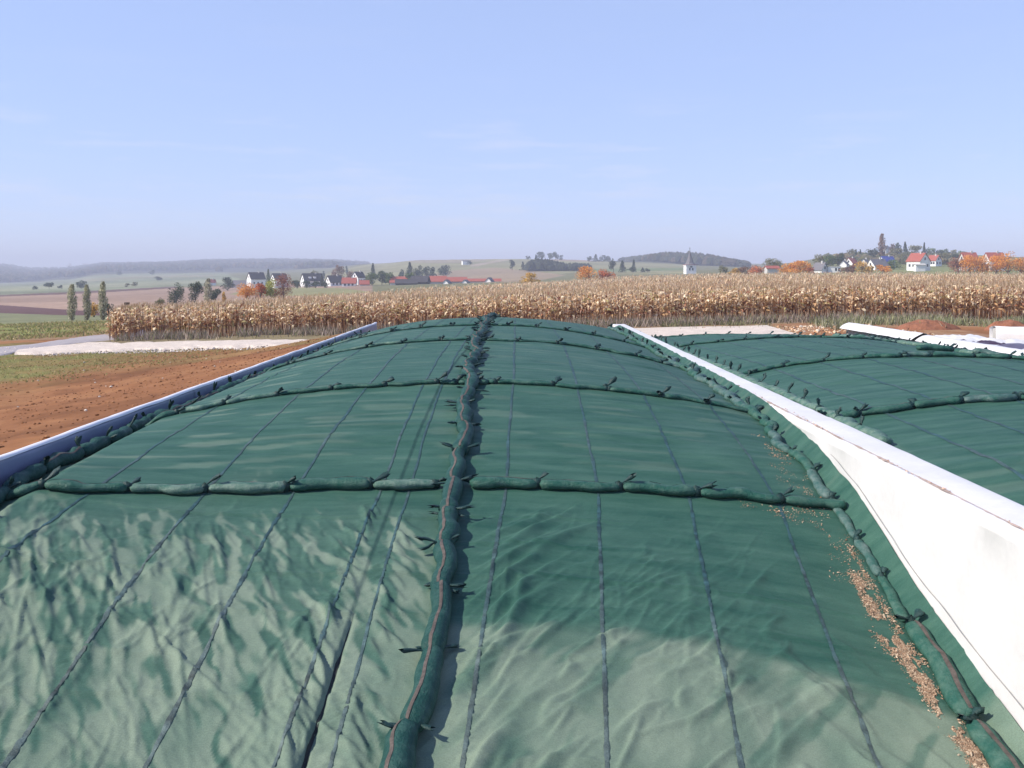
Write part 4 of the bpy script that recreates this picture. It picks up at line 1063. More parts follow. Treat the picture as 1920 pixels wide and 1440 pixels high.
# ---------------------------------------------------------------- maize
def maize_mesh(X, Y, Z, K=9, segs=3, stalk=True, tassel=True, low=0.12, H0=1.98, wid=0.075, seed=1):
    """dry maize plants as one array of geometry: stalk, arching withered leaves, tassel, cob"""
    r = np.random.default_rng(seed)
    n = len(X)
    H = H0 * r.uniform(0.86, 1.10, n)
    root = np.stack([X, Y, Z], -1)
    lean = np.stack([r.normal(0, 0.05, n), r.normal(0, 0.05, n), np.ones(n)], -1)
    V, Fq, C = [], [], []
    cnt = 0
    def push(v, f, c):
        nonlocal cnt
        V.append(v.reshape(-1, 3)); Fq.append(f.reshape(-1, 4) + cnt); C.append(c.reshape(-1, 3)); cnt += v.reshape(-1, 3).shape[0]
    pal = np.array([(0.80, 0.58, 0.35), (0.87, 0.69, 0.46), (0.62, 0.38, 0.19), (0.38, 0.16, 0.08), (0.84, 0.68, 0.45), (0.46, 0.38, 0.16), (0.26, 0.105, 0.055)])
    if stalk:
        a = np.array([0, 2.1, 4.2])
        off = np.stack([np.cos(a), np.sin(a), 0 * a], -1) * 0.030
        bot = root[:, None] + off[None]; top = root[:, None] + lean[:, None] * H[:, None, None] + off[None] * 0.5
        v = np.concatenate([bot, top], 1)
        b = (np.arange(n) * 6)[:, None, None]
        f = b + np.array([[0, 1, 4, 3], [1, 2, 5, 4], [2, 0, 3, 5]])[None]
        sc = np.array([(0.44, 0.22, 0.11), (0.62, 0.40, 0.21), (0.28, 0.12, 0.06)])[r.integers(0, 3, n)]
        push(v, f, np.repeat(sc[:, None], 6, 1))
    for k in range(K):
        hf = low + (0.97 - low) * (k + r.uniform(-0.4, 0.4, n)) / K
        az = r.uniform(0, 2 * np.pi, n)
        L = r.uniform(0.32, 0.70, n) * (1 - 0.25 * np.abs(hf - 0.5))
        w = wid * r.uniform(0.6, 1.3, n)
        el0 = r.uniform(0.2, 1.2, n); droop = r.uniform(1.6, 3.6, n)
        p = root + lean * (H * hf)[:, None]
        tw = r.uniform(-0.9, 0.9, n)
        out = np.stack([np.cos(az), np.sin(az), 0 * az], -1)
        pts, wds = [p], [0.6]
        el = el0.copy()
        for s in range(segs):
            d = out * np.cos(el)[:, None] + np.array([0, 0, 1.0]) * np.sin(el)[:, None]
            pts.append(pts[-1] + d * (L / segs)[:, None]); el = el - droop / segs
            az = az + r.normal(0, 0.25, n); out = np.stack([np.cos(az), np.sin(az), 0 * az], -1)
        wds = np.interp(np.linspace(0, 1, segs + 1), [0, 0.35, 0.75, 1], [0.55, 1.0, 0.75, 0.08])
        rows = []
        for s in range(segs + 1):
            ang = tw * (0.4 + s * 0.6)
            sd = np.stack([-np.sin(az), np.cos(az), 0 * az], -1) * np.cos(ang)[:, None] + np.array([0, 0, 1.0]) * np.sin(ang)[:, None]
            hw = (w * wds[s] / 2)[:, None]
            rows += [pts[s] - sd * hw, pts[s] + sd * hw]
        v = np.stack(rows, 1); m = 2 * (segs + 1)
        b = (np.arange(n) * m)[:, None, None]
        f = b + np.array([[2 * s, 2 * s + 1, 2 * s + 3, 2 * s + 2] for s in range(segs)])[None]
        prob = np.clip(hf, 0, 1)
        idx = np.where(r.uniform(0, 1, n) < 0.10 + 0.85 * prob, r.choice([0, 1, 4, 0, 1, 4, 5, 2], n), r.choice([2, 3, 6, 2], n))  # lower leaves redder and darker, the shade between the plants painted in too
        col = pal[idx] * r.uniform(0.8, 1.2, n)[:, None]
        push(v, f, np.repeat(col[:, None], m, 1))
    if tassel:
        for k in range(3):
            az = r.uniform(0, 2 * np.pi, n); t0 = root + lean * (H * 0.98)[:, None]
            d = np.stack([np.cos(az) * 0.35, np.sin(az) * 0.35, np.ones(n)], -1) * (0.24 * r.uniform(0.7, 1.3, n))[:, None]
            sd = np.stack([-np.sin(az), np.cos(az), 0 * az], -1) * 0.010
            v = np.stack([t0 - sd, t0 + sd, t0 + d + sd * 0.6, t0 + d - sd * 0.6], 1)
            f = (np.arange(n) * 4)[:, None, None] + np.array([[0, 1, 2, 3]])[None]
            push(v, f, np.repeat((np.array([(0.42, 0.29, 0.17)]) * r.uniform(0.8, 1.2, n)[:, None])[:, None], 4, 1))
    return np.concatenate(V), np.concatenate(Fq), np.concatenate(C)

FRONT = [(-26.3, 67.2), (-8, 66.2), (6, 64.5), (20, 62.8), (36, 62.0)]
# three hundred plants of the front row, each a thing of its own (meshes shared between alike plants)
variants = []
for k in range(14):
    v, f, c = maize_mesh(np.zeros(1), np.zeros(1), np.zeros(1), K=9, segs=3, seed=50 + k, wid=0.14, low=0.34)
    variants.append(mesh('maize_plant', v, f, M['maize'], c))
fx, fy = np.array(FRONT)[:, 0], np.array(FRONT)[:, 1]
xs = np.linspace(-26.2, 35.6, 300)
for i, x_ in enumerate(xs):
    y_ = float(np.interp(x_, fx, fy)) + rng.normal(0, 0.12); x_ = x_ + rng.normal(0, 0.05)
    o = link('maize_plant', variants[int(rng.integers(0, 14))], loc=(x_, y_, float(zt(x_, y_)) - 0.02))
    o.rotation_euler.z = rng.uniform(0, 6.28); s = rng.uniform(0.86, 1.08); o.scale = (s, s, s)
    tag(o, 'dry brown maize plant standing in the front row of the field', 'maize plant', 'maize plants of the front row')

mv, mf, mc, cnt = [], [], [], 0
def add_maize(X, Y, **kw):
    global cnt
    if not len(X): return
    v, f, c = maize_mesh(X, Y, zt(X, Y) - 0.03, **kw)
    mv.append(v); mf.append(f + cnt); mc.append(c); cnt += len(v)
def strip(d0, d1, dens, x0=-60, x1=70):
    """random plants between two distances behind the front edge, inside the field and near the field of view"""
    area = (x1 - x0) * (d1 - d0); n = int(area * dens)
    X = rng.uniform(x0, x1, n); Y = np.interp(X, fx, fy) + rng.uniform(d0, d1, n)
    px_ = CX + F * X / Y
    k = inside(X, Y, CORN) & (px_ > 120) & (px_ < 2060)
    return X[k], Y[k]
X, Y = strip(0.05, 0.9, 5.0); add_maize(X, Y, K=8, segs=3, seed=2, wid=0.14, low=0.36)
X, Y = strip(0.9, 4.0, 4.5); add_maize(X, Y, K=7, segs=2, seed=3, wid=0.14, low=0.35)
X, Y = strip(4.0, 11.0, 4.0); add_maize(X, Y, K=6, segs=2, seed=4, wid=0.13, low=0.5, stalk=False)
X, Y = strip(11, 30, 2.6, -70, 90); add_maize(X, Y, K=5, segs=1, seed=5, wid=0.12, low=0.6, stalk=False)
X, Y = strip(30, 75, 1.1, -60, 130); add_maize(X, Y, K=4, segs=1, seed=6, wid=0.16, low=0.65, stalk=False)
X, Y = strip(75, 290, 0.35, -70, 200); add_maize(X, Y, K=3, segs=1, seed=7, wid=0.26, low=0.65, stalk=False, tassel=False)
# left flank of the field, seen edge-on beside the road
t = rng.uniform(0, 1, 420); X = -26.3 + (-36.5 + 26.3) * t + rng.normal(0, 0.25, 420); Y = 67.2 + 32.8 * t
add_maize(X, Y, K=9, segs=2, seed=8, wid=0.14)
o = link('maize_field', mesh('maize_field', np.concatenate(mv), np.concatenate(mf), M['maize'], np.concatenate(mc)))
tag(o, 'ripe dry maize field stretching back behind its front row', kind='stuff')
print('maize quads', len(np.concatenate(mf)))

# ---------------------------------------------------------------- weeds, grass, stones, mounds
def blades(name, X, Y, h, w, cols, mat, label, lean=0.35):
    n = len(X); Z = zt(X, Y) - 0.02
    a = rng.uniform(0, 2 * np.pi, n); L = h * rng.uniform(0.5, 1.25, n)
    s = np.stack([np.cos(a), np.sin(a), 0 * a], -1) * (w * rng.uniform(0.6, 1.4, n))[:, None]
    top = np.stack([rng.normal(0, lean, n) * L, rng.normal(0, lean, n) * L, L], -1)
    c = np.stack([X, Y, Z], -1)
    v = np.stack([c - s, c + s, c + 0.55 * top + s * 0.8, c + 0.55 * top - s * 0.8, c + top], 1)
    b = np.arange(n)[:, None] * 5
    o = link(name, mesh(name, v.reshape(-1, 3), [b + np.array([[0, 1, 2, 3]]), b + np.array([[3, 2, 4]])], mat, np.repeat(cols, 5, 0)))
    return tag(o, label, kind='stuff')
n = 15000
X = rng.uniform(-26, 37, n); Y = np.interp(X, fx, fy) - np.abs(rng.normal(0, 0.9, n)) - 0.1
k = fbm(X * 0.4, Y * 0.6, 401) > -0.12
X, Y = X[k], Y[k]
blades('dry_weeds', X, Y, 0.55, 0.022, pick([(0.30, 0.24, 0.21), (0.37, 0.30, 0.25), (0.24, 0.20, 0.15), (0.20, 0.21, 0.10), (0.42, 0.34, 0.27)], len(X)), M['weed'], 'grey dried weeds along the foot of the maize')
n = 11000
X = rng.uniform(9, 37, n); Y = np.interp(X, fx, fy) - 0.8 - np.abs(rng.normal(0, 2.2, n))
k = (fbm(X * 0.3, Y * 0.4, 403) > -0.02) & (Y > 50)
X, Y = X[k], Y[k]
blades('weeds', X, Y, 0.26, 0.018, pick([(0.20, 0.21, 0.10), (0.28, 0.25, 0.14), (0.15, 0.165, 0.08), (0.36, 0.29, 0.19)], len(X)), M['weed'], 'green and brown weeds on the strip behind the heaps')
n = 15000
X = rng.uniform(-62, -24, n); Y = rng.uniform(72, 118, n)
k = (fbm(X * 0.15, Y * 0.1, 405) > -0.2)
rd = inside(X, Y, plan([(-420, 702), (0, 668), (215, 640), (280, 630), (280, 616), (215, 624), (130, 634), (0, 649), (-420, 660)]))
k &= ~rd
X, Y = X[k], Y[k]
blades('grass', X, Y, 0.22, 0.05, pick([(0.27, 0.27, 0.09), (0.34, 0.29, 0.12), (0.20, 0.22, 0.075), (0.40, 0.30, 0.16)], len(X)), M['weed'], 'uneven grass on the verge beyond the farm road', lean=0.6)
n = 16000
X = rng.uniform(-45, -9, n); Y = rng.uniform(28, 59, n)
k = (np.hypot((X + 33) / 19, (Y - 47) / 17) + 0.5 * fbm(X * 0.25, Y * 0.25, 407) < 1.0) & (zt(X, Y) < 1.4)
X, Y = X[k], Y[k]
blades('grass', X, Y, 0.08, 0.03, pick([(0.30, 0.27, 0.10), (0.24, 0.25, 0.08), (0.38, 0.28, 0.13)], len(X)), M['weed'], 'short sparse grass on the earth bank by the gravel track', lean=0.7)

def stones(name, X, Y, size, cols, label, mat=None, lift=0.3):
    n = len(X)
    ico = np.array([(0, 0, 1), (0.89, 0, .45), (.28, .85, .45), (-.72, .53, .45), (-.72, -.53, .45), (.28, -.85, .45), (.72, .53, -.45), (-.28, .85, -.45), (-.89, 0, -.45), (-.28, -.85, -.45), (.72, -.53, -.45), (0, 0, -1)])
    fi = np.array([(0, 1, 2), (0, 2, 3), (0, 3, 4), (0, 4, 5), (0, 5, 1), (1, 6, 2), (2, 7, 3), (3, 8, 4), (4, 9, 5), (5, 10, 1), (6, 7, 2), (7, 8, 3), (8, 9, 4), (9, 10, 5), (10, 6, 1), (11, 7, 6), (11, 8, 7), (11, 9, 8), (11, 10, 9), (11, 6, 10)])
    s = size * rng.lognormal(0, 0.4, n)
    v = ico[None] * (s[:, None] * rng.uniform(0.6, 1.3, (n, 12)))[..., None]
    v[..., 2] *= 0.7
    v = v + np.stack([X, Y, zt(X, Y) + s * lift], -1)[:, None]
    f = (np.arange(n) * 12)[:, None, None] + fi[None]
    o = link(name, mesh(name, v.reshape(-1, 3), f.reshape(-1, 3), mat or M['stone'], np.repeat(cols, 12, 0)))
    return tag(o, label, kind='stuff')
n = 3800
Y = 9 + 48 * rng.uniform(0, 1, n) ** 0.9; X = -7.1 - np.abs(rng.normal(0, 9, n)) - 0.05
k = (CX + F * X / Y > -120) & (zt(X, Y) > 0.2)
stones('soil_clods', X[k], Y[k], 0.022, pick([(0.25, 0.11, 0.045), (0.20, 0.085, 0.035), (0.32, 0.155, 0.07), (0.17, 0.07, 0.03)], k.sum()), 'crumbly red-brown clods on the earth bank', lift=0.15)
n = 60
Y = 12 + 42 * rng.uniform(0, 1, n); X = -7.3 - np.abs(rng.normal(0, 8, n))
stones('limestone_pebbles', X, Y, 0.034, pick([(0.62, 0.56, 0.48), (0.5, 0.42, 0.34)], n), 'pale stones scattered over the earth bank')
n = 1500
X = rng.uniform(10, 20, n); Y = rng.uniform(48, 58.5, n)
k = fbm(X * 0.5, Y * 0.3, 409) > -0.1
stones('limestone_rubble', X[k], Y[k], 0.050, pick([(0.55, 0.40, 0.26), (0.45, 0.27, 0.15), (0.66, 0.58, 0.46), (0.32, 0.17, 0.10)], k.sum()), 'orange-brown soil lumps and stones behind the lower heap')
n = 9000
X = rng.uniform(-48, 0, n); Y = np.interp(X, [-28, -15, -6, 0], [56, 55, 53, 51]) + rng.uniform(-1.5, 6.5, n)
k = fbm(X * 0.3, Y * 0.3, 411) > -0.15
stones('gravel', X[k], Y[k], 0.036, pick([(0.66, 0.58, 0.50), (0.58, 0.49, 0.42), (0.70, 0.63, 0.56)], k.sum()), 'loose white stones on the gravel track', lift=0.7)

n = 5200
X = rng.uniform(17, 33, n); Y = rng.uniform(52.5, 60, n)
k = fbm(X * 0.45, Y * 0.5, 413) > 0.02
blades('tall_weeds', X[k], Y[k], 0.55, 0.024, pick([(0.24, 0.26, 0.13), (0.30, 0.28, 0.17), (0.38, 0.36, 0.26), (0.17, 0.19, 0.09)], k.sum()), M['weed'], 'tall grey-green weeds growing round the red soil mounds', lean=0.3)
def mound(name, cx_, cy_, rx, ry, h, label, seed):
    n, m = 14, 40
    rr = np.linspace(0, 1, n)[:, None]; a = np.linspace(0, 2 * np.pi, m, endpoint=False)[None]
    k = 1 + 0.25 * vnoise(np.cos(a) * 1.6 + seed, np.sin(a) * 1.6, 421)
    X = cx_ + rx * rr * k * np.cos(a); Y = cy_ + ry * rr * k * np.sin(a)
    Z = zt(X, Y) - 0.15 + (h + 0.15) * np.clip(1 - rr ** 2.6, 0, 1) * (1 + 0.22 * fbm(X * 1.1, Y * 1.1, seed)) + 0.06 * fbm(X * 4, Y * 4, seed + 3)
    o = link(name, mesh(name, np.stack([X, Y, Z], -1).reshape(-1, 3), gridfaces(n, m, True), M['soil_red'], smooth=False))
    return tag(o, label, 'soil mound')
mound('soil_mound', 21.8, 53.5, 2.0, 1.3, 0.46, 'long bare red soil mound behind the film wall, below the maize', 3)
mound('soil_mound', 25.4, 52.0, 1.2, 1.0, 0.48, 'rounded red soil mound between two weedy gaps', 5)
mound('soil_mound', 28.0, 52.0, 1.1, 1.0, 0.52, 'red soil mound with a cut edge nearest the white wall end', 8)
# ---------------------------------------------------------------- trees
PAL = {
 'green': [(0.055, 0.085, 0.030), (0.075, 0.105, 0.035), (0.040, 0.062, 0.025), (0.10, 0.115, 0.045)],
 'dark': [(0.026, 0.042, 0.022), (0.038, 0.055, 0.026), (0.020, 0.032, 0.020), (0.055, 0.062, 0.03)],
 'olive': [(0.125, 0.115, 0.045), (0.095, 0.095, 0.040), (0.155, 0.135, 0.060), (0.07, 0.07, 0.032)],
 'brown': [(0.135, 0.075, 0.045), (0.105, 0.060, 0.040), (0.17, 0.10, 0.06), (0.075, 0.045, 0.032)],
 'redbrown': [(0.20, 0.080, 0.048), (0.15, 0.060, 0.042), (0.235, 0.11, 0.06), (0.11, 0.05, 0.036)],
 'orange': [(0.60, 0.27, 0.042), (0.52, 0.21, 0.038), (0.66, 0.36, 0.065), (0.42, 0.15, 0.032)],
 'red': [(0.48, 0.14, 0.040), (0.38, 0.10, 0.035), (0.54, 0.19, 0.05), (0.27, 0.075, 0.03)],
 'yellow': [(0.52, 0.31, 0.045), (0.42, 0.24, 0.035), (0.58, 0.38, 0.08), (0.30, 0.17, 0.03)],
 'pale': [(0.26, 0.245, 0.17), (0.20, 0.195, 0.135), (0.31, 0.285, 0.20), (0.14, 0.14, 0.09)],
 'lime': [(0.235, 0.235, 0.055), (0.175, 0.195, 0.045), (0.29, 0.28, 0.08), (0.12, 0.14, 0.035)],
}
def tree(x, ytop, wpx, Y, kind, pal, label, group=None, name=None, dens=1.0):
    X = (x - CX) / F * Y; Z = float(zt(X, Y))
    H = (CZ - (ytop - HY) * Y / F) - Z
    W = (1.45 if kind == 'round' else 1.28) * wpx * Y / F
    H = max(H, W * 0.5)
    e = empty(name or {'poplar': 'poplar_tree', 'conifer': 'conifer_tree', 'bush': 'bush'}.get(kind, 'broadleaf_tree'), (X, Y, Z))
    tag(e, label, 'bush' if kind == 'bush' else 'tree', group)
    hpx = H * F / Y
    n = int(np.clip(wpx * min(hpx, 90) * 1.9 * dens, 160, 2200))
    s = np.clip(2.3 * Y / F, 0.16, 2.2)
    # crown as clumps of leaf-sized faces round the ends of limbs
    m = int(np.clip(5 + wpx * 0.35, 6, 16))
    t = rng.uniform(0, 1, m)
    if kind == 'poplar':
        z0 = 0.10; cz = z0 + (0.97 - z0) * np.linspace(0, 1, m); rad = np.interp(cz, [0.1, 0.3, 0.75, 1.0], [0.5, 0.85, 0.75, 0.25]); off = 0.25
    elif kind == 'conifer':
        z0 = 0.06; cz = z0 + (0.98 - z0) * np.linspace(0, 1, m) ** 0.9; rad = 1.0 - 0.93 * cz; off = 0.25
    elif kind == 'bush':
        z0 = 0.0; cz = rng.uniform(0.15, 0.84, m); rad = 0.75 * np.sqrt(np.clip(1 - (cz - 0.25) ** 2 / 0.6, 0.05, 1)); off = 0.75
    else:
        z0 = 0.2; cz = rng.uniform(0.20, 0.86, m); rad = 0.62 * np.sqrt(np.clip(1 - ((cz - 0.48) / 0.52) ** 2, 0.08, 1)); off = 0.85
    a = rng.uniform(0, 2 * np.pi, m)
    rx = off * rad * np.sqrt(rng.uniform(0.05, 1, m))
    cc = np.stack([rx * np.cos(a) * W / 2, rx * np.sin(a) * W / 2, cz * H], -1)
    cr = np.stack([rad * W / 2 * (1.05 - 0.5 * off), rad * W / 2 * (1.05 - 0.5 * off), np.full(m, H * (0.15 if kind in ('poplar', 'conifer') else 0.20))], -1)
    cb = rng.uniform(0.72, 1.28, m)
    k = rng.integers(0, m, n)
    u = rng.standard_normal((n, 3)); u /= np.linalg.norm(u, axis=1)[:, None]
    p = cc[k] + u * cr[k] * (rng.uniform(0.25, 1.0, n) ** 0.5)[:, None]
    p[:, 2] = np.clip(p[:, 2], 0.02 * H, H)
    d1 = rng.standard_normal((n, 3)); d1 /= np.linalg.norm(d1, axis=1)[:, None]
    d2 = np.cross(d1, rng.standard_normal((n, 3))); d2 /= np.linalg.norm(d2, axis=1)[:, None]
    sz = (s * rng.uniform(0.45, 1.1, n))[:, None] * 0.5
    if kind == 'poplar': d1[:, 2] *= 2.0
    v = np.stack([p - d1 * sz, p + d2 * sz * 0.8, p + d1 * sz, p - d2 * sz * 0.8], 1)
    f = np.arange(4 * n).reshape(n, 4)
    col = (1.3 if pal in ('orange', 'yellow', 'red') else 1.85) * np.array(PAL[pal])[rng.integers(0, 4, n)] * cb[k][:, None] * rng.uniform(0.8, 1.2, n)[:, None]
    link('crown', mesh('crown', v.reshape(-1, 3), f, M['leaf'], np.repeat(col, 4, 0)), e)
    mb = MB()
    tr = max(0.03 * H, 0.08) if kind != 'bush' else 0.05 * H
    zz = np.linspace(-0.3, 0.86 if kind in ('poplar', 'conifer') else 0.55, 6) * H
    v, f = tube(np.stack([0.02 * H * np.sin(zz), 0.02 * H * np.cos(zz * 1.3), zz], -1), tr * np.linspace(1.1, 0.35, 6), 6); mb.add(v, f)
    for i in range(min(m, 5)):
        st = np.array([0, 0, H * min(0.3, max(cz[i] - 0.25, 0.04))])
        v, f = tube(np.stack([st + (cc[i] - st) * q + np.array([0, 0, 0.03 * H * math.sin(3.1 * q)]) for q in (0, 0.35, 0.7, 1.0)]), tr * np.array([0.5, 0.38, 0.25, 0.1]), 5); mb.add(v, f)
    link('trunk', mb.build('trunk', M['bark'], True), e)
    return e

